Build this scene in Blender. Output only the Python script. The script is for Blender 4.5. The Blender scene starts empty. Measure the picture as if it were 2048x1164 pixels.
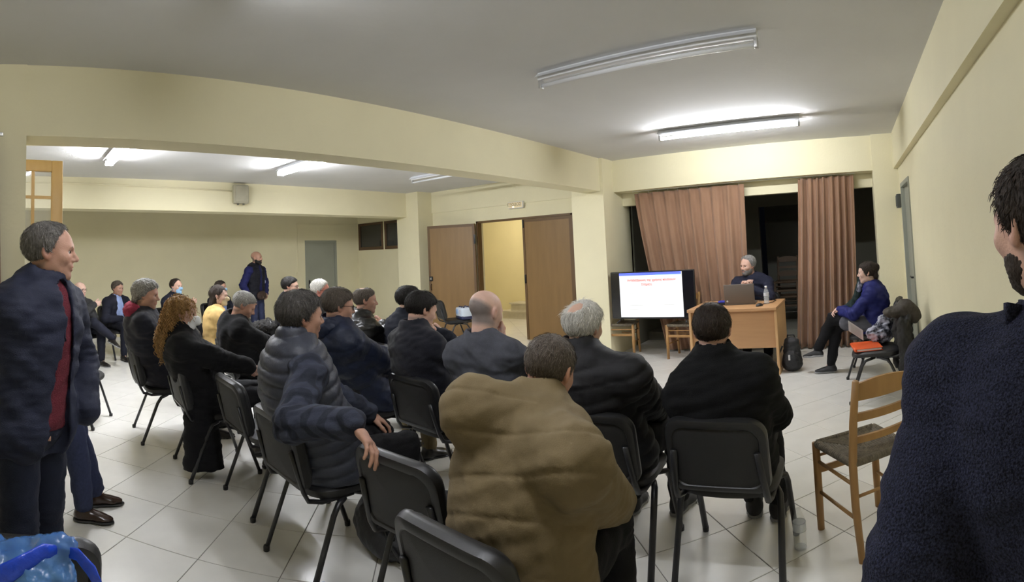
import bpy, bmesh, math, random
import numpy as np
from mathutils import Vector, Matrix
random.seed(7)
rng = np.random.default_rng(7)
SC = bpy.context.scene
COL = SC.collection
PI = math.pi
# ------------------------------------------------------------------ camera: a hand-held phone panorama (cylindrical), 1.556 m above the floor
CAM_H = 1.556
FPX, YV, AX, AY, PHI = 1062.4415, 449.8593, 0.0514, 0.0449, 0.63841
def _rot():
    cx, sx, cy, sy = math.cos(AX), math.sin(AX), math.cos(AY), math.sin(AY)
    return Matrix(((1,0,0),(0,cx,-sx),(0,sx,cx))) @ Matrix(((cy,0,sy),(0,1,0),(-sy,0,cy)))
ROOM = Matrix(((math.cos(PHI), -math.sin(PHI), 0), (math.sin(PHI), math.cos(PHI), 0), (0,0,1))) @ _rot()
cam = bpy.data.cameras.new('camera'); cam.type = 'PANO'; cam.panorama_type = 'CENTRAL_CYLINDRICAL'
cam.central_cylindrical_range_u_min = -1024/FPX; cam.central_cylindrical_range_u_max = 1024/FPX
cam.central_cylindrical_range_v_min = -(1164-YV)/FPX; cam.central_cylindrical_range_v_max = YV/FPX
cam.central_cylindrical_radius = 1.0; cam.clip_start = 0.02; cam.clip_end = 100
cam_o = bpy.data.objects.new('camera', cam); COL.objects.link(cam_o)
M = Matrix((ROOM @ Vector((1,0,0)), ROOM @ Vector((0,0,1)), ROOM @ Vector((0,-1,0)))).transposed().to_4x4()
M.translation = (0, 0, CAM_H); cam_o.matrix_world = M
SC.camera = cam_o
# ------------------------------------------------------------------ world, exposure
w = bpy.data.worlds.new('world'); SC.world = w; w.use_nodes = True
w.node_tree.nodes['Background'].inputs[0].default_value = (0.05, 0.06, 0.09, 1)
w.node_tree.nodes['Background'].inputs[1].default_value = 0.02
SC.view_settings.view_transform = 'Standard'; SC.view_settings.look = 'None'
SC.view_settings.exposure = 0.0; SC.view_settings.gamma = 1.0; SC.view_settings.use_curve_mapping = False
TUBE_POWER = 245.0
# ------------------------------------------------------------------ pixel -> room helpers (used to measure positions off the photograph)
def ray(x, y):
    th = (x-1024)/FPX; t = (YV-y)/FPX
    return ROOM @ Vector((math.sin(th), math.cos(th), t))
def at_z(x, y, z):
    d = ray(x, y); k = (z-CAM_H)/d.z; return Vector((d.x*k, d.y*k, z))
def at_r(x, y, r):
    d = ray(x, y); k = r/math.hypot(d.x, d.y); return Vector((d.x*k, d.y*k, CAM_H+d.z*k))
def at_y(x, y, Y):
    d = ray(x, y); k = Y/d.y; return Vector((d.x*k, Y, CAM_H+d.z*k))
def at_x(x, y, X):
    d = ray(x, y); k = X/d.x; return Vector((X, d.y*k, CAM_H+d.z*k))
# ------------------------------------------------------------------ materials
MATS = {}
def nodes_of(m):
    m.use_nodes = True
    return m.node_tree.nodes, m.node_tree.links, m.node_tree.nodes['Principled BSDF']
def mat(name, col, rough=0.6, metal=0.0, var=0.0, vscale=8.0, bump=0.0, bscale=60.0, spec=0.5, stretch=(1,1,1), emit=None, estr=0.0, trans=0.0, alpha=1.0, col2=None, contrast=0.25, sheen=0.0):
    """principled material with optional noise colour variation (towards col2) and noise bump, object coordinates"""
    if name in MATS: return MATS[name]
    m = bpy.data.materials.new(name); N, L, P = nodes_of(m)
    P.inputs['Base Color'].default_value = (*col, 1); P.inputs['Roughness'].default_value = rough
    P.inputs['Metallic'].default_value = metal; P.inputs['Specular IOR Level'].default_value = spec
    if trans: P.inputs['Transmission Weight'].default_value = trans; P.inputs['IOR'].default_value = 1.33
    if alpha < 1: P.inputs['Alpha'].default_value = alpha
    if sheen: P.inputs['Sheen Weight'].default_value = sheen
    if emit: P.inputs['Emission Color'].default_value = (*emit, 1); P.inputs['Emission Strength'].default_value = estr
    if var or col2 or bump:
        tc = N.new('ShaderNodeTexCoord'); mp = N.new('ShaderNodeMapping'); mp.inputs['Scale'].default_value = stretch
        L.new(tc.outputs['Object'], mp.inputs['Vector'])
    if var or col2:
        nz = N.new('ShaderNodeTexNoise'); nz.inputs['Scale'].default_value = vscale; nz.inputs['Detail'].default_value = 6
        L.new(mp.outputs['Vector'], nz.inputs['Vector'])
        r = N.new('ShaderNodeValToRGB'); r.color_ramp.elements[0].position = 0.5-contrast; r.color_ramp.elements[1].position = 0.5+contrast
        c2 = col2 or tuple(min(1, c*(1+var)) for c in col); c1 = col if col2 else tuple(c*(1-var) for c in col)
        r.color_ramp.elements[0].color = (*c1, 1); r.color_ramp.elements[1].color = (*c2, 1)
        L.new(nz.outputs['Fac'], r.inputs['Fac']); L.new(r.outputs['Color'], P.inputs['Base Color'])
    if bump:
        nb = N.new('ShaderNodeTexNoise'); nb.inputs['Scale'].default_value = bscale; nb.inputs['Detail'].default_value = 4
        L.new(mp.outputs['Vector'], nb.inputs['Vector'])
        b = N.new('ShaderNodeBump'); b.inputs['Strength'].default_value = bump; b.inputs['Distance'].default_value = 0.01
        L.new(nb.outputs['Fac'], b.inputs['Height']); L.new(b.outputs['Normal'], P.inputs['Normal'])
    MATS[name] = m; return m
def S(r, g, b):
    """sRGB 0-255 -> linear"""
    f = lambda c: (c/255/12.92) if c/255 <= .04045 else ((c/255+.055)/1.055)**2.4
    return (f(r), f(g), f(b))
# ------------------------------------------------------------------ objects
def link(name, me, m=None, parent=None, smooth=False, loc=None):
    o = bpy.data.objects.new(name, me); COL.objects.link(o)
    if m is not None and not me.materials:
        for q in (m if isinstance(m, (list, tuple)) else [m]): me.materials.append(q)
    if smooth:
        me.polygons.foreach_set('use_smooth', np.ones(len(me.polygons), bool))
    if parent is not None: o.parent = parent
    if loc is not None: o.location = loc
    return o
def mesh_np(name, V, F):
    """mesh from numpy verts (n,3) and quads/tris (m,k)"""
    me = bpy.data.meshes.new(name)
    V = np.asarray(V, np.float32); F = np.asarray(F, np.int32)
    me.vertices.add(len(V)); me.vertices.foreach_set('co', V.ravel())
    k = F.shape[1]
    me.loops.add(F.size); me.loops.foreach_set('vertex_index', F.ravel())
    me.polygons.add(len(F)); me.polygons.foreach_set('loop_start', np.arange(0, F.size, k, dtype=np.int32))
    me.polygons.foreach_set('loop_total', np.full(len(F), k, np.int32))
    me.update(calc_edges=True); return me
def tag(o, label=None, cat=None, group=None, kind=None):
    if label: o['label'] = label
    if cat: o['category'] = cat
    if group: o['group'] = group
    if kind: o['kind'] = kind
    return o
def empty(name, loc=(0,0,0), rz=0.0, label=None, cat=None, group=None):
    o = bpy.data.objects.new(name, None); COL.objects.link(o); o.location = loc; o.rotation_euler = (0,0,rz); o.empty_display_size = .1
    return tag(o, label, cat, group)
class G:
    """gathers simple shapes into one mesh"""
    def __init__(s): s.v = []; s.f = []; s.n = 0; s.mi = []; s.cur = 0
    def add(s, V, F):
        s.v += [tuple(v) for v in V]; s.f += [tuple(i+s.n for i in f) for f in F]; s.mi += [s.cur]*len(F); s.n += len(V); return s
    def box(s, x0, x1, y0, y1, z0, z1, R=None, c=None):
        V = [(x,y,z) for z in (z0,z1) for y in (y0,y1) for x in (x0,x1)]
        if R is not None: V = [R @ (Vector(v)) for v in V]
        return s.add(V, [(0,2,3,1),(4,5,7,6),(0,1,5,4),(2,6,7,3),(0,4,6,2),(1,3,7,5)])
    def rbox(s, x0, x1, y0, y1, z0, z1, r=.01, n=3):
        """box with rounded edges"""
        bm = bmesh.new(); bmesh.ops.create_cube(bm, size=1)
        for v in bm.verts: v.co = Vector(((x0+x1)/2+v.co.x*(x1-x0), (y0+y1)/2+v.co.y*(y1-y0), (z0+z1)/2+v.co.z*(z1-z0)))
        bmesh.ops.bevel(bm, geom=list(bm.edges), offset=r, segments=n, profile=.5, affect='EDGES')
        s.bm(bm); bm.free(); return s
    def bm(s, bm):
        bm.verts.ensure_lookup_table(); bm.verts.index_update()
        return s.add([v.co.copy() for v in bm.verts], [tuple(v.index for v in f.verts) for f in bm.faces])
    def tube(s, pts, r, n=10, rb=None, up=None, cap=True):
        """sweep a circle (r) or an ellipse (r x rb) along pts; r may be a list"""
        pts = [Vector(p) for p in pts]; m = len(pts); V = []; F = []
        rs = r if isinstance(r, (list, tuple)) else [r]*m
        prev = None
        for i, p in enumerate(pts):
            t = (pts[min(i+1,m-1)]-pts[max(i-1,0)]).normalized()
            a = prev if prev is not None else (Vector(up) if up else (Vector((0,0,1)) if abs(t.z) < .9 else Vector((1,0,0))))
            a = (a - t*a.dot(t))
            if a.length < 1e-6: a = t.orthogonal()
            a.normalize(); prev = a; b = t.cross(a)
            k = (rb/rs[i]) if rb else 1
            for j in range(n):
                an = 2*PI*j/n; V.append(p + a*(rs[i]*math.cos(an)) + b*(rs[i]*k*math.sin(an)))
        for i in range(m-1):
            for j in range(n):
                F.append((i*n+j, i*n+(j+1)%n, (i+1)*n+(j+1)%n, (i+1)*n+j))
        if cap: F.append(tuple(range(n-1,-1,-1))); F.append(tuple((m-1)*n+j for j in range(n)))
        return s.add(V, F)
    def lathe(s, prof, n=20, c=(0,0,0)):
        V = []; F = []; m = len(prof)
        for r, z in prof:
            for j in range(n): V.append((c[0]+r*math.cos(2*PI*j/n), c[1]+r*math.sin(2*PI*j/n), c[2]+z))
        for i in range(m-1):
            for j in range(n): F.append((i*n+j, i*n+(j+1)%n, (i+1)*n+(j+1)%n, (i+1)*n+j))
        F.append(tuple(range(n-1,-1,-1))); F.append(tuple((m-1)*n+j for j in range(n)))
        return s.add(V, F)
    def grid(s, fn, nu, nv):
        """fn(u,v)->point, u,v in 0..1, single sheet"""
        V = [fn(i/nu, j/nv) for j in range(nv+1) for i in range(nu+1)]
        F = [(j*(nu+1)+i, j*(nu+1)+i+1, (j+1)*(nu+1)+i+1, (j+1)*(nu+1)+i) for j in range(nv) for i in range(nu)]
        return s.add(V, F)
    def sheet(s, fn, nu, nv, th):
        """closed sheet with thickness th: fn(u,v)->(point, normal)"""
        A = [fn(i/nu, j/nv) for j in range(nv+1) for i in range(nu+1)]; n = len(A)
        V = [Vector(p)+Vector(q)*th/2 for p, q in A]+[Vector(p)-Vector(q)*th/2 for p, q in A]
        F = []
        for j in range(nv):
            for i in range(nu):
                a = j*(nu+1)+i; f = (a, a+1, a+nu+2, a+nu+1); F.append(f); F.append(tuple(n+k for k in f[::-1]))
        ring = [i for i in range(nu+1)]+[j*(nu+1)+nu for j in range(1,nv+1)]+[nv*(nu+1)+i for i in range(nu-1,-1,-1)]+[j*(nu+1) for j in range(nv-1,0,-1)]
        for a, b in zip(ring, ring[1:]+ring[:1]): F.append((b, a, n+a, n+b))
        return s.add(V, F)
    def mesh(s, name):
        me = bpy.data.meshes.new(name); me.from_pydata(s.v, [], s.f); me.update()
        if any(s.mi): me.polygons.foreach_set('material_index', np.array(s.mi, np.int32))
        return me
    def build(s, name, m, parent=None, smooth=False, loc=None, fix=True):
        me = s.mesh(name)
        if fix:
            b = bmesh.new(); b.from_mesh(me); bmesh.ops.recalc_face_normals(b, faces=b.faces); b.to_mesh(me); b.free()
        if smooth == 'auto':
            o = link(name, me, m, parent, True, loc); me.set_sharp_from_angle(angle=math.radians(38)); return o
        return link(name, me, m, parent, smooth, loc)
def bx(name, m, x0, x1, y0, y1, z0, z1, parent=None, r=0.0, kind=None):
    g = G()
    if r: g.rbox(x0,x1,y0,y1,z0,z1,r)
    else: g.box(x0,x1,y0,y1,z0,z1)
    o = g.build(name, m, parent, smooth='auto' if r else False)
    if kind: o['kind'] = kind
    return o
# ------------------------------------------------------------------ smooth solid modelling for people and cloth: a distance field on a grid, skinned with surface nets
F4 = np.float32
class Field:
    def __init__(s, lo, hi, h):
        s.lo = np.array(lo, float); s.h = h; n = np.ceil((np.array(hi)-s.lo)/h).astype(int)+1
        s.n = n; s.D = np.full(n, .5, F4)
        s.ax = [(s.lo[i]+h*np.arange(n[i])).astype(F4) for i in range(3)]
    def sub(s, lo, hi):
        a = np.clip(np.floor((np.array(lo)-s.lo)/s.h).astype(int), 0, s.n); b = np.clip(np.ceil((np.array(hi)-s.lo)/s.h).astype(int)+1, 0, s.n)
        if np.any(b-a < 1): return None, None
        sl = tuple(slice(a[i], b[i]) for i in range(3))
        return sl, (s.ax[0][sl[0]][:,None,None], s.ax[1][sl[1]][None,:,None], s.ax[2][sl[2]][None,None,:])
    def put(s, d, sl, k, op):
        D = s.D[sl]
        if op == 'u':
            if k > 0:
                h = np.clip(.5+.5*(D-d)/k, 0, 1); s.D[sl] = D+(d-D)*h-k*h*(1-h)
            else: s.D[sl] = np.minimum(D, d)
        elif op == 's':
            if k > 0:
                h = np.clip(.5-.5*(D+d)/k, 0, 1); s.D[sl] = D+(-d-D)*h+k*h*(1-h)
            else: s.D[sl] = np.maximum(D, -d)
        elif op == 'i': s.D[sl] = np.maximum(D, d)
    def cone(s, a, b, ra, rb, k=.02, op='u'):
        a = np.array(a, float); b = np.array(b, float); m = max(ra, rb)+k+2*s.h
        sl, P = s.sub(np.minimum(a, b)-m, np.maximum(a, b)+m)
        if sl is None: return s
        ba = b-a; L = ba@ba+1e-9; p = [P[i]-F4(a[i]) for i in range(3)]
        t = np.clip((p[0]*F4(ba[0])+p[1]*F4(ba[1])+p[2]*F4(ba[2]))/F4(L), 0, 1)
        d = np.sqrt((p[0]-t*F4(ba[0]))**2+(p[1]-t*F4(ba[1]))**2+(p[2]-t*F4(ba[2]))**2)-(F4(ra)+F4(rb-ra)*t)
        s.put(d, sl, k, op); return s
    def chain(s, pts, rs, k=.02, op='u'):
        for i in range(len(pts)-1): s.cone(pts[i], pts[i+1], rs[i], rs[i+1], k, op)
        return s
    def ell(s, c, r, R=None, k=.02, op='u'):
        """ellipsoid, R = 3x3 (rows = local axes)"""
        c = np.array(c, float); m = max(r)+k+2*s.h
        sl, P = s.sub(c-m, c+m)
        if sl is None: return s
        p = [P[i]-F4(c[i]) for i in range(3)]
        if R is not None: p = [p[0]*F4(R[i][0])+p[1]*F4(R[i][1])+p[2]*F4(R[i][2]) for i in range(3)]
        q = np.sqrt((p[0]/F4(r[0]))**2+(p[1]/F4(r[1]))**2+(p[2]/F4(r[2]))**2)+F4(1e-6)
        g = np.sqrt((p[0]/F4(r[0]**2))**2+(p[1]/F4(r[1]**2))**2+(p[2]/F4(r[2]**2))**2)+F4(1e-4)
        s.put(q*(q-1)/g, sl, k, op); return s
    def band(s, a, b, u, sa, sb, k=.03, op='u', ex=2.0):
        """elliptic tapered capsule from a to b; u = width direction; sa, sb = (half width, half depth) at the ends"""
        a = np.array(a, float); b = np.array(b, float); m = max(sa+sb)+k+2*s.h
        sl, P = s.sub(np.minimum(a, b)-m, np.maximum(a, b)+m)
        if sl is None: return s
        ba = b-a; L = ba@ba+1e-9; n = ba/math.sqrt(L); u = np.array(u, float); u = u-n*(u@n); u /= np.linalg.norm(u); w = np.cross(n, u)
        p = [P[i]-F4(a[i]) for i in range(3)]
        dt = lambda v: p[0]*F4(v[0])+p[1]*F4(v[1])+p[2]*F4(v[2])
        al = dt(n); t = np.clip(al/F4(math.sqrt(L)), 0, 1); oa = al-t*F4(math.sqrt(L))
        A = F4(sa[0])+F4(sb[0]-sa[0])*t; B = F4(sa[1])+F4(sb[1]-sa[1])*t; C = np.minimum(A, B)
        x = np.abs(dt(u)); y = np.abs(dt(w))
        if ex == 2.0: q = np.sqrt((x/A)**2+(y/B)**2+(oa/C)**2)+F4(1e-6)
        else: q = ((x/A)**ex+(y/B)**ex+(np.abs(oa)/C)**ex)**F4(1/ex)+F4(1e-6)
        g = np.sqrt((x/A**2)**2+(y/B**2)**2+(oa/C**2)**2)+F4(1e-4)
        s.put(q*(q-1)/np.maximum(g, .6/np.maximum(A, B)) if ex == 2.0 else (q-1)*C, sl, k, op); return s
    def slab(s, n, o, op='i'):
        """half space n.(p-o) < 0"""
        d = s.ax[0][:,None,None]*F4(n[0])+s.ax[1][None,:,None]*F4(n[1])+s.ax[2][None,None,:]*F4(n[2])-F4(np.dot(n, o))
        s.D = np.maximum(s.D, d) if op == 'i' else np.maximum(s.D, -d); return s
    def net(s):
        """surface nets -> verts, quads"""
        D = s.D.copy()
        for i in range(3):
            sl = [slice(None)]*3; sl[i] = 0; D[tuple(sl)] = np.maximum(D[tuple(sl)], 1e-3); sl[i] = -1; D[tuple(sl)] = np.maximum(D[tuple(sl)], 1e-3)
        I = D < 0; n = s.n
        c = np.zeros(n-1, np.int8)
        for x in (0,1):
            for y in (0,1):
                for z in (0,1): c += I[x:n[0]-1+x, y:n[1]-1+y, z:n[2]-1+z]
        act = (c > 0) & (c < 8); idx = np.argwhere(act)
        if len(idx) == 0: return np.zeros((0,3)), np.zeros((0,4), int)
        vid = np.full(n-1, -1, np.int32); vid[act] = np.arange(len(idx))
        cv = {}
        for x in (0,1):
            for y in (0,1):
                for z in (0,1): cv[x,y,z] = D[idx[:,0]+x, idx[:,1]+y, idx[:,2]+z]
        acc = np.zeros((len(idx), 3)); cnt = np.zeros(len(idx))
        E = [((0,y,z),(1,y,z)) for y in (0,1) for z in (0,1)]+[((x,0,z),(x,1,z)) for x in (0,1) for z in (0,1)]+[((x,y,0),(x,y,1)) for x in (0,1) for y in (0,1)]
        for a, b in E:
            da, db = cv[a], cv[b]; m = (da < 0) != (db < 0)
            t = np.where(m, da/np.where(m, da-db, 1), 0)
            p = np.array(a)[None]+t[:,None]*(np.array(b)-np.array(a))[None]
            acc += p*m[:,None]; cnt += m
        V = s.lo+s.h*(idx+acc/cnt[:,None]); Q = []
        for ax in range(3):
            u, v = (ax+1)%3, (ax+2)%3
            s0 = [slice(None)]*3; s1 = [slice(None)]*3; s0[ax] = slice(0, -1); s1[ax] = slice(1, None)
            A = I[tuple(s0)]; B = I[tuple(s1)]; ch = np.argwhere(A != B)
            ch = ch[(ch[:,u] > 0) & (ch[:,u] < n[u]-1) & (ch[:,v] > 0) & (ch[:,v] < n[v]-1)]
            if len(ch) == 0: continue
            fl = A[ch[:,0], ch[:,1], ch[:,2]]; qs = []
            for du, dv in ((-1,-1),(0,-1),(0,0),(-1,0)):
                cc = ch.copy(); cc[:,u] += du; cc[:,v] += dv; qs.append(vid[cc[:,0], cc[:,1], cc[:,2]])
            q = np.stack(qs, 1); q[~fl] = q[~fl][:, ::-1]; Q.append(q)
        return V, np.concatenate(Q)
def vnormals(V, Q):
    a = V[Q[:,2]]-V[Q[:,0]]; b = V[Q[:,3]]-V[Q[:,1]]; fn = np.cross(a, b); N = np.zeros_like(V)
    for i in range(4): np.add.at(N, Q[:,i], fn)
    return N/np.maximum(np.linalg.norm(N, axis=1), 1e-12)[:,None]
def relax(V, Q, it=1, lam=.5):
    e = np.concatenate([Q[:,[0,1]], Q[:,[1,2]], Q[:,[2,3]], Q[:,[3,0]]]); e = np.concatenate([e, e[:, ::-1]])
    cnt = np.bincount(e[:,0], minlength=len(V)).astype(float)[:,None]
    for _ in range(it):
        S_ = np.zeros_like(V)
        for i in range(3): S_[:,i] = np.bincount(e[:,0], weights=V[e[:,1], i], minlength=len(V))
        V = V+lam*(S_/np.maximum(cnt, 1)-V)
    return V
_wv = {}
def wob(P, scale, seed=0, n=7, aniso=(1,1,1)):
    """smooth pseudo-noise in -1..1, scale = typical wavelength"""
    key = (seed, n)
    if key not in _wv:
        r = np.random.default_rng(100+seed); d = r.normal(size=(n,3)); d /= np.linalg.norm(d, axis=1)[:,None]; _wv[key] = (d, r.uniform(0, 6.28, n), r.uniform(.6, 1.6, n))
    d, ph, fr = _wv[key]; out = np.zeros(len(P)); X = P*np.array(aniso)
    warp = np.sin(X@d[0]*5/scale+1)*.6
    for i in range(n): out += np.sin(X@d[i]*(6.28/scale)*fr[i]+ph[i]+warp)
    return out/n*1.6
# ------------------------------------------------------------------ shared materials
M_WALL = mat('yellow_wall_paint', (.80, .745, .52), .75, var=.03, vscale=2.2, bump=.12, bscale=35, spec=.3)
M_WALLD = mat('yellow_hall_paint', (.83, .75, .47), .75, var=.03, vscale=2.2, bump=.1, bscale=35, spec=.3)
M_CEIL = mat('white_ceiling_paint', (.66, .66, .65), .85, var=.04, vscale=1.5, bump=.15, bscale=14, spec=.2)
M_GROUT = mat('tile_grout', (.22, .21, .19), .9)
M_TILE = mat('cream_floor_tile', (.80, .785, .74), .24, var=.05, vscale=5, spec=.5, bump=.015, bscale=20)
M_BLACKP = mat('black_plastic', (.012, .012, .013), .42, bump=.05, bscale=400)
M_BLACKF = mat('black_seat_vinyl', (.011, .011, .012), .5, bump=.1, bscale=300)
M_FRAME = mat('black_painted_steel', (.014, .014, .016), .35)
M_WHITE = mat('white_enamel', (.8, .8, .8), .4)
M_DOORW = mat('brown_door_veneer', (.20, .115, .038), .45, col2=(.25, .145, .052), vscale=2.5, stretch=(6, 6, .6), contrast=.35)
M_DOORE = mat('dark_door_frame', (.12, .065, .022), .5)
M_GREYD = mat('grey_green_door_paint', (.33, .345, .285), .5, var=.08, vscale=2)
M_WINW = mat('brown_window_frame', (.10, .055, .025), .5)
M_GLASSD = mat('dark_window_glass', (.03, .03, .03), .08, spec=.8)
M_CURT = mat('terracotta_curtain_cloth', (.29, .165, .098), .85, var=.1, vscale=3, bump=.15, bscale=250, sheen=.2)
M_CHROME = mat('rail_steel', (.75, .75, .75), .3, metal=.9)
M_PINE = mat('varnished_pine', (.42, .24, .085), .45, col2=(.30, .155, .05), vscale=4, stretch=(5, 5, .8), contrast=.35)
M_PINEL = mat('pale_varnished_wood', (.62, .42, .18), .4, col2=(.5, .32, .12), vscale=4, stretch=(5, 5, .8), contrast=.35)
M_RUSH = mat('woven_rush', (.16, .135, .095), .85, var=.3, vscale=40, bump=.5, bscale=120)
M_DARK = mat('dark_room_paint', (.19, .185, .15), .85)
HC = 2.85                         # ceiling
def struct(name, m, g, parent=None, smooth=False):
    o = g.build(name, m, parent, smooth); o['kind'] = 'structure'; return o
# ------------------------------------------------------------------ floor with diagonal tiles
struct('floor', M_GROUT, G().box(-10.4, .8, -2.2, 11.2, -.12, -.003))
floor = bpy.data.objects['floor']
TS = .2890909*CAM_H; TA = .1258157 + PHI
_o = ROOM @ Vector((0,0,0))
ox, oy = -1.3318595*CAM_H, 1.4985779*CAM_H
# tile origin measured in the camera's level frame, turned into the room frame
TO = Vector((ox*math.cos(PHI)-oy*math.sin(PHI), ox*math.sin(PHI)+oy*math.cos(PHI)))
tu = Vector((math.cos(TA), math.sin(TA)))*TS; tv = Vector((-math.sin(TA), math.cos(TA)))*TS
def tile_mesh(name):
    bm = bmesh.new(); h = TS/2-.0022
    bmesh.ops.create_cube(bm, size=1)
    for v in bm.verts: v.co = Vector((v.co.x*2*h, v.co.y*2*h, -.004+(v.co.z+.5)*.004))
    bmesh.ops.bevel(bm, geom=[e for e in bm.edges if all(v.co.z > -.001 for v in e.verts)], offset=.0015, segments=1, affect='EDGES')
    me = bpy.data.meshes.new(name); bm.to_mesh(me); bm.free(); me.materials.append(M_TILE); return me
tme = tile_mesh('tile'); cells = []
def proj(P):
    d = ROOM.transposed() @ (Vector(P)-Vector((0,0,CAM_H)))
    return 1024+FPX*math.atan2(d.x, d.y), YV-FPX*d.z/math.hypot(d.x, d.y)
for i in range(-40, 41):
    for j in range(-40, 41):
        c = TO+tu*(i+.5)+tv*(j+.5)
        if -10.6 < c.x < .95 and -2 < c.y < 11.3:
            px, py = proj((c.x, c.y, 0)); vis = 0 < px < 2048 and py < 1250
            hidden = (c.x > .7) or (c.x > -3.4 and c.y > 7.6 and c.x < 2) or (c.x < -4 and c.y > 7.9 and not (-8.8 < c.x < -4.5))
            cells.append(((0 if vis and not hidden else 1), math.hypot(c.x, c.y), c))
cells.sort(key=lambda t: t[:2])
ang = TA; far = G()
for k, (_, d, c) in enumerate(cells):
    if k < 300:
        o = bpy.data.objects.new('tile', tme); COL.objects.link(o); o.location = (c.x, c.y, 0); o.rotation_euler = (0, 0, ang); o.parent = floor
    else:
        h = TS/2-.0022; R = Matrix.Rotation(ang, 3, 'Z')
        far.add([R @ Vector((x, y, z))+Vector((c.x, c.y, 0)) for z in (-.004, 0) for x, y in ((-h,-h),(h,-h),(h,h),(-h,h))], [(4,5,6,7),(0,1,5,4),(1,2,6,5),(2,3,7,6),(3,0,4,7)])
o = far.build('tile_field', M_TILE, floor); o['kind'] = 'stuff'
# ------------------------------------------------------------------ shell
struct('ceiling', M_CEIL, G().box(-10.6, .9, -2.4, 11.4, HC, HC+.1))
struct('wall_right', M_WALL, G().box(.67, .82, -2.4, 5.86, 0, HC).box(.67, .82, 6.78, 11.4, 0, HC).box(.67, .82, 5.86, 6.78, 2.14, HC))
struct('trim_1', M_WALL, G().box(.61, .67, -2.4, 7.1, 2.375, HC))                      # shallow beam along the right wall
struct('wall_back', M_WALL, G().box(-10.6, .9, -2.4, -2.25, 0, HC))
struct('wall_left', M_WALL, G().box(-10.45, -10.3, -2.4, 6.19, 0, HC).box(-10.45, -10.3, 7.05, 11.4, 0, HC).box(-10.45, -10.3, 6.19, 7.05, 1.98, HC))
# far wall: beam over the curtains, lintel, pillar by the right wall
struct('trim_2', M_WALL, G().box(-3.45, .67, 7.15, 7.45, 2.375, HC))
struct('wall_front', M_WALL, G().box(-3.42, .34, 7.45, 7.6, 2.18, HC))
struct('trim_3', M_WALL, G().box(.33, .67, 7.08, 7.6, 0, HC))                            # right pillar
struct('trim_4', M_WALL, G().box(-3.93, -3.40, 6.80, 7.75, 0, HC))                       # middle pillar
struct('trim_5', M_WALL, G().box(-3.745, -3.447, .0, 6.80, 2.375, HC))                   # long beam between the two halves
struct('trim_6', M_WALL, G().box(-3.80, -3.435, -.62, .05, 0, HC))                       # near left column
struct('trim_7', M_WALL, G().box(-3.745, -3.447, -2.3, -.62, 2.375, HC))
struct('trim_8', M_WALL, G().box(-8.50, -8.08, -2.3, 7.29, 2.36, HC))                    # beam in front of the left wall
struct('trim_9', M_WALL, G().box(-8.38, -7.73, 7.29, 7.72, 0, HC))                       # slim pillar
# wall with the double door and the high window
struct('wall_door', M_WALL, G().box(-10.3, -6.53, 7.7, 7.86, 0, 1.735).box(-10.3, -10.27, 7.7, 7.86, 1.735, HC).box(-8.6, -6.53, 7.7, 7.86, 1.735, HC)
       .box(-10.27, -8.6, 7.7, 7.86, 2.37, HC).box(-9.345, -9.285, 7.7, 7.86, 1.735, 2.37).box(-6.53, -4.45, 7.7, 7.86, 2.17, HC).box(-4.45, -3.4, 7.7, 7.86, 0, HC))
struct('trim_10', M_WALL, G().box(-7.73, -3.93, 7.675, 7.70, 2.42, HC))                  # slightly proud upper band
# hall behind the double door
struct('wall_hall', M_WALLD, G().box(-9.6, -3.4, 10.42, 10.55, 0, HC).box(-9.7, -9.6, 7.86, 10.5, 0, HC).box(-3.5, -3.4, 7.86, 10.5, 0, HC))
# dark room behind the curtains
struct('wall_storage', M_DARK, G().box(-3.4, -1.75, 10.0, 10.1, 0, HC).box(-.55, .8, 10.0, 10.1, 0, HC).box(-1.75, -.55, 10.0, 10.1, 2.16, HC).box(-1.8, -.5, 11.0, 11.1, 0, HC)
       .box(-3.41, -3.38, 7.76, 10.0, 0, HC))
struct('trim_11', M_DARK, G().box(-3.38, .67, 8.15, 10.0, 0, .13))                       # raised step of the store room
# skirting
for nm, a in (('baseboard_right', (.66, .67, -2.2, 5.86, 0, .07)), ('baseboard_left', (-10.3, -10.285, -2.2, 6.19, 0, .08)), ('baseboard_hall', (-9.6, -3.5, 10.40, 10.42, 0, .08))):
    struct(nm, M_TILE, G().box(*a))
# ------------------------------------------------------------------ doors and windows (structure)
def grp(name):
    o = empty(name); o['kind'] = 'structure'; return o
# door_1: brown double door; left leaf swung in against the wall, right leaf shut
d1 = grp('door_1')
bx('door_frame', M_DOORE, -6.56, -4.45, 7.69, 7.80, 2.135, 2.17, d1)
bx('door_jamb', M_DOORE, -6.56, -6.52, 7.69, 7.80, 0, 2.17, d1)
bx('door_jamb', M_DOORE, -4.48, -4.44, 7.69, 7.80, 0, 2.17, d1)
lf = bx('door_leaf', M_DOORW, -5.48, -4.48, 7.70, 7.745, .012, 2.13, d1)
g = G().box(-5.485,-5.44,7.692,7.70,.012,2.13).box(-4.52,-4.48,7.692,7.70,.012,2.13).box(-5.44,-4.52,7.692,7.70,2.08,2.13); g.build('door_edging', M_DOORE, lf)
bx('door_bolt', M_BLACKP, -5.475, -5.445, 7.675, 7.692, 1.0, 1.15, lf, r=.005); bx('door_bolt', M_BLACKP, -5.475, -5.445, 7.675, 7.692, 1.98, 2.12, lf, r=.005)
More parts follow.
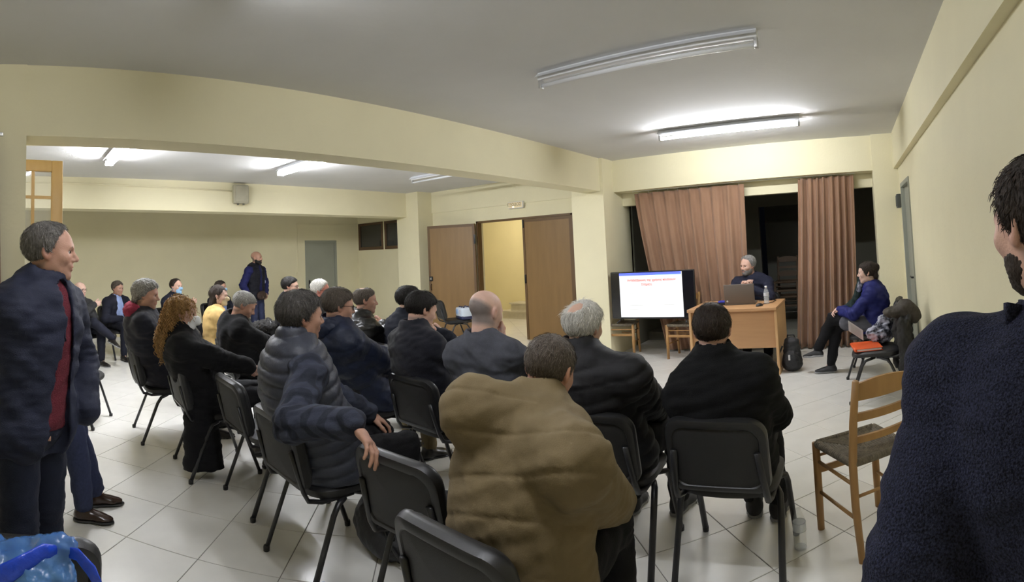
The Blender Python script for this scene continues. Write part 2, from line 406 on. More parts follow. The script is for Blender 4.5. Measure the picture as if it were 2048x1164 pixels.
# left leaf: hinge at (-6.53, 7.68), opened about 150 degrees
lv = bpy.data.objects.new('door_leaf', G().box(0, .98, -.022, .022, .012, 2.13).mesh('door_leaf')); COL.objects.link(lv); lv.data.materials.append(M_DOORW); lv.parent = d1
lv.location = (-6.55, 7.64, 0); lv.rotation_euler = (0, 0, math.radians(180+21))
g = G()
for s in (-.027, .022): g.box(0,.045,s,s+.005,.012,2.13).box(.935,.98,s,s+.005,.012,2.13).box(.045,.935,s,s+.005,2.08,2.13)
g.build('door_edging', M_DOORE, lv)
bx('door_lock', M_BLACKP, .89, .96, .027, .06, 1.06, 1.15, lv, r=.012)
G().tube([(.93,.027,1.0),(.93,.065,.985),(.93,.065,.90),(.93,.027,.885)], .009).build('door_handle', mat('brown_handle', (.05,.022,.01), .4), lv, True)
G().tube([(.925,.06,1.105),(.925,.066,1.105)], .018, 14).build('lock_cylinder', M_CHROME, lv, True)
bx('door_hinge', M_BLACKP, -.02, .015, .02, .05, 1.75, 1.92, lv, r=.005)
# door_2: grey metal door in the left wall
d2 = grp('door_2')
bx('door_leaf', M_GREYD, -10.36, -10.33, 6.24, 7.0, .01, 1.93, d2)
G().box(-10.34,-10.29,6.19,6.24,0,1.98).box(-10.34,-10.29,7.0,7.05,0,1.98).box(-10.34,-10.29,6.24,7.0,1.93,1.98).build('door_frame', M_GREYD, d2)
G().tube([(-10.33,6.31,.98),(-10.27,6.31,.98),(-10.27,6.42,.98)], .011).box(-10.33,-10.322,6.29,6.33,.90,1.08).build('door_handle', M_BLACKP, d2)
# door_3: grey-green door in the right wall
d3 = grp('door_3')
bx('door_leaf', M_GREYD, .70, .735, 5.91, 6.73, .01, 2.09, d3)
G().box(.655,.74,5.86,5.91,0,2.14).box(.655,.74,6.73,6.78,0,2.14).box(.655,.74,5.91,6.73,2.09,2.14).build('door_frame', M_GREYD, d3)
G().tube([(.70,6.02,1.0),(.645,6.02,1.0),(.645,6.14,1.0)], .011).box(.688,.70,6.0,6.045,.80,1.07).build('door_handle', M_BLACKP, d3)
# window_1, window_2: high brown windows beside the slim pillar
def win(nm, x0, x1, z0, z1, y):
    d = grp(nm); t = .055
    G().box(x0,x0+t,y,y+.06,z0,z1).box(x1-t,x1,y,y+.06,z0,z1).box(x0+t,x1-t,y,y+.06,z0,z0+t*1.3).box(x0+t,x1-t,y,y+.06,z1-t,z1).build('window_frame', M_WINW, d)
    bx('pane', M_GLASSD, x0+t, x1-t, y+.025, y+.035, z0+t*1.3, z1-t, d)
    return d
win('window_1', -10.27, -9.345, 1.735, 2.37, 7.685); win('window_2', -9.285, -8.6, 1.735, 2.37, 7.685)
struct('wall_outside', M_DARK, G().box(-10.6, -8.3, 8.3, 8.35, 1.5, 2.5))
# ------------------------------------------------------------------ stairs in the hall
M_STEP = mat('beige_stone_step', (.62, .58, .48), .5, var=.08, vscale=10)
st = grp('trim_12')
for k in range(2):
    bx('step_riser', M_STEP, -7.82+.25*k, -3.6, 10.0-.0*k+.02, 10.42, .0+.19*k, .16+.19*k, st)
    bx('step_tread', M_STEP, -7.84+.25*k, -3.6, 9.97, 10.42, .16+.19*k, .19+.19*k, st)
# ------------------------------------------------------------------ tube lights
M_TUBE = mat('lit_fluorescent_tube', (1, 1, 1), .3, emit=(.93, .95, 1.0), estr=TUBE_POWER)
M_TUBEDIM = mat('weak_fluorescent_tube', (1, 1, 1), .3, emit=(.93, .95, 1.0), estr=TUBE_POWER*.55)
M_TUBEOFF = mat('unlit_fluorescent_tube', (.82, .84, .88), .25)
M_FIX = mat('white_lamp_housing', (.78, .79, .82), .4)
M_CAP = mat('lamp_end_metal', (.55, .55, .55), .35, metal=.7)
def tube_light(x0, x1, y, lit, label, rz=0.0, twin=False):
    L = (x1-x0)/2; t = empty('ceiling_tube_light', ((x0+x1)/2, y, HC), rz, label, 'ceiling light')
    G().rbox(-L, L, -.03, .03, -.055, 0, .006).build('housing', M_FIX, t, 'auto')
    G().add([(-L,-.075,-.045),(L,-.075,-.045),(L,-.03,-.01),(-L,-.03,-.01),(-L,.03,-.01),(L,.03,-.01),(L,.075,-.045),(-L,.075,-.045)], [(0,1,2,3),(4,5,6,7)]).build('reflector', M_FIX, t, fix=False)
    for s in (-1, 1):
        g = G(); g.rbox(s*(L-.012)-.012, s*(L-.012)+.012, -.022-.03*twin, .022+.03*twin, -.115, -.05, .004); g.build('tube_holder', M_CAP, t, 'auto')
    for y_ in ((-.035, .035) if twin else (0,)): G().tube([(-L+.02, y_, -.093), (L-.02, y_, -.093)], .0145, 14).build('tube', {1: M_TUBE, 2: M_TUBEDIM, 0: M_TUBEOFF}[int(lit)], t, True)
    return t
tube_light(-2.08, -.50, 3.22, False, 'unlit tube light on the ceiling above the middle of the audience, whole fixture in view')
tube_light(-2.08, -.48, 5.66, True, 'glowing tube light on the ceiling near the curtains')
tube_light(-2.08, -.50, .95, 2, 'glowing tube light on the ceiling above the camera')
tube_light(-6.55, -5.0, 3.55, True, 'glowing tube light behind the long beam, nearer the door wall', twin=True)
tube_light(-6.45, -4.9, 1.12, True, 'glowing tube light behind the long beam, close to the near left column', twin=True)
tube_light(-6.35, -4.8, 5.88, False, 'unlit tube light behind the long beam beside the slim pillar')
# the hall's own lamp, warm, above the door opening out of sight
t = empty('ceiling_bulb_light', (-7.2, 9.0, HC), 0, 'round warm lamp on the hall ceiling behind the door wall', 'ceiling light')
G().lathe([(.04,0),(.13,-.03),(.14,-.07),(.09,-.12),(.0,-.135)][::-1], 20).build('lamp_shade', mat('warm_lamp_glass', (1,.9,.7), .4, emit=(1, .88, .66), estr=130), t, True)
# ------------------------------------------------------------------ stacking chairs: black plastic shells on a four-legged tube frame
M_BACKP = mat('chair_back_panel_plastic', (.013, .013, .014), .6, bump=.25, bscale=500)
def rrect(w, h, r, n=6, bot=None):
    """rounded rectangle outline, centred in x, from z=0 up"""
    rb = r if bot is None else bot; P = []
    for cx, cz, rr, a0 in ((w/2-rb, rb, rb, -90), (w/2-r, h-r, r, 0), (-w/2+r, h-r, r, 90), (-w/2+rb, rb, rb, 180)):
        for k in range(n+1):
            a = math.radians(a0+90*k/n); P.append((cx+rr*math.cos(a), cz+rr*math.sin(a)))
    return P
def loft_back(prof, curve, lay):
    """stack scaled copies of a rounded outline along the back's local depth; lay = [(scale_x, scale_z, depth)], curve(x, z) -> extra depth"""
    g = G(); n = len(prof); V = []; cz = sum(p[1] for p in prof)/n
    a_, z_ = lay[0], lay[-1]; lay = [(a_[0]*k, a_[1]*k, a_[2]) for k in (.04,.35,.7)]+list(lay)+[(z_[0]*k, z_[1]*k, z_[2]) for k in (.7,.35,.04)]
    for sx, sz_, d in lay:
        for x, z in prof: X = x*sx; Z = cz+(z-cz)*sz_; V.append((X, d+curve(X, Z), Z))
    F = [(i*n+j, i*n+(j+1)%n, (i+1)*n+(j+1)%n, (i+1)*n+j) for i in range(len(lay)-1) for j in range(n)]
    F.append(tuple(range(n-1,-1,-1))); m = (len(lay)-1)*n; F.append(tuple(m+j for j in range(n)))
    return g.add(V, F)
def make_chair():
    t = empty('stacking_chair')
    g = G(); n = 28; V = []; lay = [(.90,.405),(.98,.41),(1.0,.425),(.99,.44),(.93,.452),(.80,.456)]
    for s, z in lay:
        for k in range(n):
            a = 2*PI*k/n; c, q = math.cos(a), math.sin(a); x = math.copysign(abs(c)**.55, c)*.235*s; y = math.copysign(abs(q)**.55, q)*.225*s+.01
            V.append((x, y, z-.012*(y > .12)*(y-.12)/.1+.006*(abs(x)/.235)**2))
    F = [(i*n+j, i*n+(j+1)%n, (i+1)*n+(j+1)%n, (i+1)*n+j) for i in range(len(lay)-1) for j in range(n)]+[tuple(range(n-1,-1,-1)), tuple((len(lay)-1)*n+j for j in range(n))]
    g.add(V, F); g.build('seat', M_BLACKF, t, 'auto')
    # back: rear shell with a raised rim and a sunk panel, cushion in front
    R = Matrix.Rotation(math.radians(-13), 4, 'X'); cv = lambda x, z: .55*x*x
    prof = rrect(.455, .345, .085, 7, .05)
    sh = loft_back(prof, cv, [(.90,.88,.034),(.97,.965,.034),(1.0,1.0,.022),(1.0,1.0,.008),(.985,.98,-.010),(.94,.925,-.016),(.86,.82,-.014),(.83,.78,-.004)])
    ob = sh.build('back_shell', M_BLACKP, t, 'auto'); ob.location = (0, -.285, .465); ob.rotation_euler = (math.radians(13), 0, 0)
    pn = loft_back(rrect(.385, .275, .05, 5), cv, [(1.0,1.0,.004),(1.0,1.0,-.006),(.97,.96,-.009)]).build('back_panel', M_BACKP, ob, 'auto'); pn.location = (0, 0, .03)
    cu = loft_back(rrect(.425, .315, .08, 6, .05), cv, [(1.0,1.0,.030),(1.0,1.0,.042),(.95,.94,.056),(.80,.76,.062)]).build('back_cushion', M_BLACKF, ob, 'auto'); cu.location = (0, 0, .015)
    for s in (-1, 1):
        u = G(); u.tube([(s*.205,.0,.405),(s*.205,-.18,.405),(s*.205,-.25,.425),(s*.203,-.275,.47),(s*.195,-.30,.55),(s*.185,-.33,.66)], .011, 8, .016); u.build('back_upright', M_FRAME, t, True)
        for nm, y0, y1 in (('front_leg',.10,.255),('rear_leg',-.10,-.265)):
            u = G(); u.tube([(s*.15,y0*.2,.392),(s*.215,y0*.6,.394),(s*.232,y0,.385),(s*.238,y0+(y1-y0)*.2,.34),(s*.245,y1,.012)], .0125, 8, .0165); lg = u.build(nm, M_FRAME, t, True)
            G().lathe([(.017,0),(.018,.02),(.016,.028)], 10, (s*.245,y1,0)).build('leg_cap', M_BLACKP, lg, True)
    for y in (.13,-.15): G().tube([(-.2,y,.40),(.2,y,.40)], .009, 8).build('seat_rail', M_FRAME, t, True)
    return t
def kids(o): return [c for c in bpy.data.objects if c.parent == o]
def dup(src, parent=None, cache={}):
    c = src.copy(); COL.objects.link(c); c.parent = parent
    if src.name not in cache: cache[src.name] = kids(src)
    for k in cache[src.name]: dup(k, c, cache)
    return c
chair0 = make_chair(); _first = [True]
def chair(x, y, h, label):
    t = chair0 if _first[0] else dup(chair0); _first[0] = False
    t.location = (x, y, 0); t.rotation_euler = (0, 0, -math.radians(h)); return tag(t, label, 'chair', 'black stacking chairs of the audience')
# ------------------------------------------------------------------ wooden taverna chair with rush seat
def make_wood_chair():
    t = empty('taverna_chair'); P = M_PINE
    leg = lambda a, b, r0, r1: G().tube([a, Vector(a)*.6+Vector(b)*.4, b], [r0, (r0+r1)/2*1.05, r1], 10).build('leg', P, t, True)
    fl, fr = (-.185,.17), (.185,.17); bl_, br = (-.165,-.17), (.165,-.17)
    for x, y in (fl, fr): leg((x, y, 0), (x, y, .455), .019, .021)
    for x, y in (bl_, br):
        G().tube([(x*1.02,y-.035,0),(x,y,.25),(x,y,.45),(x*1.0,y-.03,.66),(x*1.0,y-.075,.86)], [.017,.02,.021,.020,.017], 10).build('back_post', P, t, True)
    for z, h, d in ((.80,.075,-.063),(.675,.038,-.036),(.56,.032,-.012)):
        g = G(); w_ = .165
        g.sheet(lambda u, v: ((-w_+2*w_*u, -.17+d+.012-.03*math.sin(PI*u)*.6, z-h/2+h*v*(1+(.28*math.sin(PI*u) if h > .05 else 0))), (0, 1, .1)), 14, 3, .014); g.build('back_slat', P, t, 'auto')
    for z, r in ((.36,.009),(.20,.009)):
        for x0 in (-1, 1): G().tube([(x0*.183,.17,z),(x0*.166,-.17,z-.01)], r, 8).build('side_rung', P, t, True)
    for z, h in ((.31,.035),):
        G().rbox(-.18,.18,.162,.178,z-h/2,z+h/2,.004).build('front_rung', P, t, 'auto')
    for z in (.385,): G().tube([(-.18,.17,z),(.18,.17,z)], .008, 8).build('front_rung', P, t, True)
    G().tube([(-.163,-.17,.29),(.163,-.17,.29)], .008, 8).build('back_rung', P, t, True)
    # rush seat: four triangular fields of cords wrapped round the rails, one joined part
    g = G(); n = 13
    for k in range(n):
        f = (k+.5)/n
        x0, y0 = .185, .17
        a = .02+f*.148; zz = .455-.028*f
        for sgn in (-1, 1):
            hx = x0*(1-f); hy = y0*(1-f)
            g.tube([(-hx-.002, sgn*hy, zz+.006), (-hx*.4, sgn*hy, zz-.002), (hx*.4, sgn*hy, zz-.003), (hx+.002, sgn*hy, zz+.006)], .0072, 6)
            g.tube([(sgn*hx, -hy, zz+.004), (sgn*hx, -hy*.3, zz-.004), (sgn*hx, hy*.3, zz-.004), (sgn*hx, hy, zz+.004)], .0072, 6)
    for a, b in (((-.185,.17),(.185,.17)),((-.165,-.17),(.165,-.17)),((-.185,.17),(-.165,-.17)),((.185,.17),(.165,-.17))):
        A_, B_ = Vector((*a,.45)), Vector((*b,.45)); m_ = 22
        for k in range(m_):
            p = A_.lerp(B_, (k+1)/(m_+1)); d = (B_-A_).normalized(); g.tube([p-d*.0075, p+d*.0075], [.019,.019], 8)
    ob = g.build('rush_seat', M_RUSH, t, True)
    return t
wood0 = make_wood_chair(); _wf = [True]
def wood_chair(x, y, h, label, grp_=None, z=0, scale=None):
    t = wood0 if _wf[0] else dup(wood0); _wf[0] = False
    t.location = (x, y, z); t.rotation_euler = (0, 0, -math.radians(h))
    if scale: t.scale = scale
    return tag(t, label, 'chair', grp_)
# ------------------------------------------------------------------ audience chairs, near row from right to left, then the next rows
CH = {}
for key, x, y, h, lab in (
    ('olive', -1.05, 1.39, 2, 'black stacking chair nearest the camera, behind the man in the olive jacket'),
    ('empty', -1.62, 1.66, -3, 'empty black stacking chair with a hand resting on its back'),
    ('plaid', -2.40, 1.57, 2, 'black stacking chair under the man in the puffer vest and checked shirt'),
    ('bag', -3.20, 1.66, 3, 'black stacking chair holding the black handbag'),
    ('curly', -3.86, 1.50, 4, 'black stacking chair under the woman with long curly hair'),
    ('hoodie', -4.72, 1.36, 4, 'black stacking chair under the man with the red hood'),
    ('fleece', -.64, 2.53, 0, 'black stacking chair under the man in the black fleece, back fully in view'),
    ('white', -1.25, 2.50, -3, 'black stacking chair under the white-haired man with a bald crown'),
    ('bald', -1.93, 2.55, 0, 'black stacking chair under the bald man in the grey shirt'),
    ('dark', -2.52, 2.60, 3, 'black stacking chair under the dark-jacketed man leaning on his hand'),
    ('navy', -3.22, 2.52, 5, 'black stacking chair under the man in the hooded navy parka'),
    ('coat', -4.72, 2.25, 4, 'black stacking chair under the stooping man in the long black coat'),
    ('girl', -5.84, 2.56, 8, 'black stacking chair under the girl in the yellow jacket'),
    ('leather', -4.05, 3.35, 8, 'black stacking chair under the man in the black leather jacket'),
    ('young', -3.62, 3.55, 8, 'black stacking chair under the young man with short black hair'),
    ('specs', -6.05, 3.62, 20, 'black stacking chair under the black-haired man with glasses'),
    ('whiteb', -5.25, 3.65, 20, 'black stacking chair under the white-haired man with glasses'),
    ('wall1', -8.55, 1.58, 80, 'black stacking chair under the bald man sitting by the left wall'),
    ('wall2', -9.25, 2.45, 75, 'black stacking chair under the man in the dark suit by the left wall'),
    ('wall3', -8.35, 3.35, 70, 'black stacking chair under the man in a dark pullover and blue mask'),
    ('wall4', -8.75, 4.38, 75, 'black stacking chair behind the girl in yellow, under a masked man'),
    ('jeans', -5.30, .62, 30, 'black stacking chair mostly hidden behind the standing man in navy'),
    ('speaker', -1.32, 7.0, 190, 'black stacking chair behind the desk under the speaker'),
    ('woman', .14, 5.88, -82, 'black stacking chair against the right wall under the woman in the blue jacket'),
    ('folder', .16, 5.06, -86, 'black stacking chair by the right wall with an orange folder and a coat'),
    ('pack', -6.25, 6.72, 30, 'black stacking chair beside the open brown door with a wrapped pack on it'),
    ('blue', -1.83, .05, -84, 'black stacking chair at the bottom left corner with a blue plastic bag'),
):
    CH[key] = chair(x, y, h, lab)
# ------------------------------------------------------------------ wooden chairs
wood_chair(-.02, 2.79, -32, 'wooden taverna chair with a woven rush seat at the right, beside the foreground man')
wood_chair(-3.29, 7.02, 180-8, 'wooden taverna chair under the left end of the television', 'wooden chairs carrying the television')
wood_chair(-2.36, 6.98, 180+2, 'wooden taverna chair under the right end of the television', 'wooden chairs carrying the television')
M_SHADEW = mat('shade_darkened_wood', S(74,58,40), .7)  # chair wood darkened in its colour to stand in for the store room's shade
for k, (x, y, z, lb) in enumerate(((-1.13, 8.75, .13, 'wooden chair in the dark room behind the curtains, lower of the two stacked'), (-1.13, 8.80, .37, 'wooden chair in the dark room, set on top of another chair'))):
    t = wood_chair(x, y, 180, lb, 'wooden chairs in the dark store room', z)
    for c in kids(t): c.data = c.data.copy(); c.data.materials[0] = M_SHADEW
# ------------------------------------------------------------------ curtains and rail
def curtain(name, top, bot, ztop, zbot, y0, folds, label, seed, hooks):
    """top, bot = (x0, x1) at the rail and at the hem"""
    r = np.random.default_rng(seed); ph = r.uniform(0, 6.28, 4); fr = r.uniform(.7, 1.4, 4)
    def P(u, v):
        xa = top[0]+(top[1]-top[0])*u; xb = bot[0]+(bot[1]-bot[0])*u; k = v**1.2; x = xa*(1-k)+xb*k
        a = (.026+.036*v)*(1-.3*v*math.sin(3*u+ph[0]))
        y = y0+a*math.sin(2*PI*folds*u+.6*math.sin(2*PI*u*fr[0]*2+ph[1])+.25*v)+.35*a*math.sin(2*PI*folds*2.3*u+ph[2])+.012*math.sin(2*PI*u*1.5+ph[3]+v*2)
        return (x, y, ztop+(zbot-ztop)*v)
    t = empty(name, (0,0,0), 0, label, 'curtain')
    g = G(); g.sheet(lambda u, v: (P(u, v), (0, -1, 0)), int(folds*12), 26, .003); o = g.build('curtain_cloth', M_CURT, t, True)
    g = G()
    for k in range(hooks):
        u = (k+.5)/hooks; x, y, z = P(u, 0); h = G(); h.tube([(x,y0,z-.012),(x,y0-.006,z+.012),(x,y0,z+.03)], .0035, 6); h.build('curtain_hook', M_CHROME, t, True)
    return t
curtain('curtain', (-3.13,-1.46), (-2.75,-1.50), 2.335, .03, 7.30, 9, 'wide brown curtain behind the television and the speaker', 3, 11)
curtain('curtain', (-.70,.07), (-.86,-.02), 2.345, .02, 7.30, 8, 'narrow gathered brown curtain beside the seated woman', 8, 9)
t = empty('curtain_rail', (0,0,0), 0, 'thin white steel curtain rail under the far beam', 'curtain rail')
G().rbox(-3.16,.09,7.288,7.312,2.363,2.375,.003).build('rail', M_CHROME, t, 'auto')
t = curtain('curtain', (-.50,-.125), (-.50,-.050), 2.33, .02, 0, 3, 'reddish brown curtain at the left edge of the picture', 5, 3)
t.location = (-3.345, 0, 0); t.rotation_euler = (0, 0, math.radians(90))
G().rbox(-.56,-.10,-.012,.012,2.345,2.37,.004).box(-.35,-.30,.01,.095,2.35,2.365).build('curtain_rail', M_CHROME, t, 'auto')
# ------------------------------------------------------------------ glazed wooden door standing open beyond the near left column
M_OAK = mat('honey_oak_frame', (.74, .50, .21), .4, col2=(.64, .40, .15), vscale=4, stretch=(5,5,.7), contrast=.35)
M_PANE = mat('clear_pane', (.9,.93,.93), .04, trans=.0, alpha=.16, spec=1.0)
t = empty('glazed_door', (-3.88, -.46, 0), 0, 'honey coloured glazed wooden door standing open beyond the near left column', 'door')
t.rotation_euler = (0,0,math.radians(90+7)); WD, HD = .80, 2.31
g = G()
g.rbox(0,.085,-.02,.02,.01,HD,.006).rbox(WD-.085,WD,-.02,.02,.01,HD,.006).rbox(.085,WD-.085,-.02,.02,HD-.085,HD,.006).rbox(.085,WD-.085,-.02,.02,.01,.22,.006)
fr_ = g.build('door_frame', M_OAK, t, 'auto')
for x in (.33,.575): G().box(x-.011,x+.011,-.012,.012,.22,HD-.085).build('glazing_bar', M_OAK, fr_)
zs = [.22,.80,1.21,1.62,2.03,HD-.085]
for z in zs[1:-1]: G().box(.085,WD-.085,-.0115,.0115,z-.011,z+.011).build('glazing_bar', M_OAK, fr_)
xs = [.085,.33,.575,WD-.085]
for i in range(3):
    for j in range(5): G().box(xs[i],xs[i+1],-.003,.003,zs[j],zs[j+1]).build('pane', M_PANE, t)
# ------------------------------------------------------------------ exit sign, junction box, conduits, closer box
t = empty('exit_sign', (-5.565, 7.655, 2.395), 0, 'small lit exit sign box above the brown double door', 'sign')
bx('sign_box', M_WHITE, -.16, .16, -.03, .03, -.06, .06, t, r=.008)
bx('sign_face', mat('dim_exit_sign_face', S(196,186,150), .4, emit=S(255,225,190), estr=.25), -.15, .15, -.034, -.029, -.05, .05, t)
def text(s_, size, m, parent, loc, rot, align='CENTER', name='lettering', ext=.0008, bold=0.0):
    c = bpy.data.curves.new(name, 'FONT'); c.body = s_; c.size = size; c.align_x = align; c.align_y = 'CENTER'; c.extrude = ext; c.resolution_u = 2; c.offset = bold
    o = bpy.data.objects.new(name, c); COL.objects.link(o); bpy.context.view_layer.update()
    me = bpy.data.meshes.new_from_object(o.evaluated_get(bpy.context.evaluated_depsgraph_get())); bpy.data.objects.remove(o)
    o = link(name, me, m, parent); o.location = loc; o.rotation_euler = rot; return o
text('ΕΞΟΔΟΣ', .075, mat('faded_sign_lettering', S(120,112,70), .6), t, (-.02, -.0352, .008), (math.radians(90), 0, 0))
G().lathe([(.0,-.008),(.018,-.006),(.018,.006),(.0,.008)][::-1], 12, (-.045,-.036,-.032)).build('sign_lamp', mat('exit_sign_lamp', (1,.8,.6), .3, emit=(1,.78,.55), estr=3), t, True)
t = empty('junction_box', (-8.075, 3.60, 2.66), 0, 'grey plastic junction box on the beam before the left wall', 'box')
bx('box_body', mat('aged_grey_plastic', S(176,172,152), .5, var=.1), 0, .10, -.135, .135, -.16, .15, t, r=.02); bx('box_lid', mat('aged_grey_plastic', S(176,172,152)), .10, .115, -.115, .115, -.14, .13, t, r=.006)
for q in (-1, 1): G().tube([(.05,q*.05,-.16),(.05,q*.05,-.185)], .018, 10).build('cable_gland', M_DARK, t, True)
tag(G().tube([(-8.068,-2.2,2.775),(-8.068,.8,2.75),(-8.068,2.1,2.73),(-8.068,3.46,2.71)], .012, 8).build('cable_conduit', M_WALL, None, True), 'painted cable conduit running along the beam to the junction box', 'conduit')
struct('trim_13', M_WALL, G().box(-10.3,-10.282,5.99,6.01,1.26,2.36).box(-10.3,-10.282,6.01,7.69,2.34,2.36).box(-10.3,-10.275,5.96,6.04,1.2,1.26))   # painted cable duct
t = empty('wall_sounder', (.655, 6.95, 1.93), 0, 'small dark grey box on the right wall corner above the grey door hinge', 'box')
bx('box_body', mat('dark_grey_box', S(70,74,70), .5), -.045, .01, -.06, .06, -.09, .09, t, r=.006); bx('box_cover', mat('dark_grey_box', S(70,74,70)), -.052, -.045, -.045, .045, -.07, .07, t, r=.003)
# ------------------------------------------------------------------ television on two wooden chairs
t = empty('television', (-2.735, 6.80, .50), math.radians(1.5), 'black flat television showing a white slide, propped on two wooden chairs', 'television')
W2, Hh = .615, .655
bx('screen_body', M_BLACKP, -W2, W2, 0, .05, .045, .045+Hh, t, r=.012)
M_SCR = mat('dark_screen_glass', (.006,.006,.009), .12, spec=.6); bx('screen_glass', M_SCR, -W2+.012, W2-.012, -.004, .002, .062, .035+Hh, t)
M_SL = mat('slide_white', (.12,.12,.12), .4, emit=(.97,.98,1.0), estr=1.0); M_SLB = mat('slide_blue_band', (.1,.15,.8), .4, emit=S(78,92,225), estr=1.0); M_SLR = mat('slide_red_text', (.6,.12,.08), .5, emit=S(225,96,78), estr=.7); M_SLG = mat('slide_grey_text', (.4,.4,.4), .5, emit=(.5,.5,.46), estr=.8); M_SLC = mat('slide_cyan_band', (.5,.8,1), .5, emit=S(150,215,255), estr=1.3)
sl = G().box(-.475,.445,-.0062,-.004,.070,.683).build('slide', M_SL, t)
G().box(-.475,.435,-.0075,-.006,.647,.683).build('slide_band', M_SLB, sl); G().box(.06,.435,-.0072,-.006,.636,.647).build('slide_band', M_SLC, sl)
text('Αντιδιάβρωση της χρήσης πλαίσιων', .0415, M_SLR, sl, (.0, -.0078, .580), (math.radians(90),0,0), bold=.0012); text('Στήριξη', .042, M_SLR, sl, (-.07, -.0078, .520), (math.radians(90),0,0), bold=.001)
text('Ενέργεια', .038, M_SLG, sl, (-.36, -.0078, .40), (math.radians(90),0,0), 'LEFT')
for x0, x1, z in ((-.34,-.13,.232),(.16,.32,.232),(.17,.24,.445),(-.34,-.2,.178)): G().box(x0,x1,-.0075,-.006,z,z+.006).build('slide_line', M_SLG, sl)
for s in (-1, 1):
    G().tube([(s*.47,.02,.05),(s*.50,-.10,.006)], .009, 8).tube([(s*.47,.02,.05),(s*.50,.14,.006)], .009, 8).build('stand_foot', M_BLACKP, t, True)
# ------------------------------------------------------------------ desk and what stands on it
M_DESK = mat('beech_laminate', S(196,152,108), .4, col2=S(184,140,98), vscale=5, stretch=(.6,6,6), contrast=.4)
M_DESKE = mat('beech_edge', S(206,166,118), .45)
t = empty('desk', (-1.44, 6.38, 0), math.radians(0), 'beech laminate desk with a front panel in front of the speaker', 'desk')
bx('desk_top', M_DESK, -.53, .53, -.42, .40, .735, .77, t, r=.003); bx('side_panel', M_DESKE, .495, .525, -.38, .38, 0, .735, t, r=.003); bx('side_panel', M_DESKE, -.525, -.495, -.38, .38, 0, .735, t, r=.003)
bx('front_panel', M_DESK, -.495, .495, -.345, -.325, .30, .735, t, r=.002)
t = empty('laptop', (-1.40, 6.30, .77), math.radians(4), 'open dark grey laptop with its lid towards the audience', 'laptop')
M_LAP = mat('dark_laptop_plastic', S(98,90,82), .4, bump=.1, bscale=500)
bx('laptop_base', M_LAP, -.185, .185, -.0, .25, 0, .022, t, r=.005); ld = bx('laptop_lid', M_LAP, -.185, .185, -.008, .008, 0, .235, t, r=.006); ld.location = (0, 0, .02); ld.rotation_euler = (math.radians(8), 0, 0)
bx('laptop_screen', mat('laptop_panel', (.3,.35,.4), .3, emit=(.5,.6,.7), estr=.5), -.17, .17, .008, .0095, .02, .22, ld); bx('laptop_keys', M_BLACKP, -.16, .16, .04, .16, .022, .025, t)
G().lathe([(.0,0),(.012,.0),(.012,.002),(0,.002)], 16).build('lid_badge', M_CAP, ld, True); o = [c for c in kids(ld) if c.name.startswith('lid_badge')][0]; o.location = (-.15, -.009, .03); o.rotation_euler = (math.radians(90), 0, 0)
t = empty('computer_mouse', (-1.13, 6.12, .77), math.radians(-30), 'black computer mouse on the desk beside the laptop', 'mouse')
F = Field((-.06,-.08,-.02), (.06,.08,.06), .004); F.ell((0,0,.004), (.032,.055,.032), None, 0); F.slab((0,0,-1), (0,0,.001)); V, Q = F.net(); link('mouse_shell', mesh_np('mouse_shell', V, Q), M_BLACKP, t, True)
G().tube([(0,.028,.028),(0,.040,.022)], .005, 8).build('scroll_wheel', M_CAP, t, True)
tag(G().tube([(-1.13,6.19,.776),(-1.10,6.32,.775),(-1.02,6.42,.775),(-1.0,6.6,.775),(-1.1,6.7,.775),(-1.22,6.58,.775)], .004, 6).build('black_cable', M_BLACKP, None, True), 'black cable lying on the desk beside the water bottle', 'cable')
t = empty('hand_towel', (-1.68, 6.36, .77), 0, 'small blue and black case lying at the left of the laptop', 'case')
bx('case_body', M_BLACKP, -.10, .09, -.04, .05, 0, .03, t, r=.008); bx('case_cover', mat('royal_blue_plastic', S(44,52,170), .5), .0, .09, -.045, .045, .028, .052, t, r=.01)
t.name = 'small_case'
M_PET = mat('clear_plastic_bottle', (.85,.9,.92), .08, alpha=.20, spec=1.0); M_WATER = mat('bottled_water', (.8,.88,.92), .03, alpha=.22, spec=.8)
def bottle(x, y, z, label, capm, full, sc=1.0, lab=True, cap=True):
    t = empty('water_bottle', (x, y, z), 0, label, 'bottle'); t.scale = (sc,)*3
    pr = [(.024,0),(.031,.004),(.0325,.012),(.0325,.03),(.031,.034),(.0325,.038),(.0325,.055),(.031,.059),(.0325,.063),(.0325,.135),(.031,.145),(.024,.165),(.015,.185),(.0125,.190),(.0125,.20)]
    inn = [(max(r-.0012,.001), z+(.0012 if i == 0 else 0)) for i, (r, z) in enumerate(pr)]
    g = G(); n = 24; g.lathe(pr, n); me = g
    o = g.build('bottle_wall', M_PET, t, True)
    if full > 0:
        wp = [(.022,.003),(.029,.006),(.0305,.013)]+[(.0305,full)]; G().lathe(wp, 20).build('water', M_WATER, t, True)
    if cap: G().lathe([(.0145,.192),(.0148,.212),(.013,.214)], 18).build('bottle_cap', capm, t, True)
    if lab:
        g = G(); 
        m_ = 24
        for k in range(m_):
            a, b = 2*PI*k/m_, 2*PI*(k+1)/m_; g.add([(.0332*math.cos(q), .0332*math.sin(q), zz) for zz in (.095,.135) for q in (a, b)], [(0,1,3,2)])
        g.build('bottle_label', mat('pale_bottle_label', (.72,.76,.8), .4, alpha=.75), t, True, fix=False)
        for zz in (.095,.135): G().tube([(.0335*math.cos(q), .0335*math.sin(q), zz) for q in np.linspace(0, 2*PI, 25)], .0009, 5).build('label_line', mat('label_grey_print', (.22,.24,.26), .5), t, True)
    return t
M_CAPW = mat('white_bottle_cap', (.8,.82,.85), .4); M_CAPB = mat('blue_bottle_cap', S(70,120,190), .4)
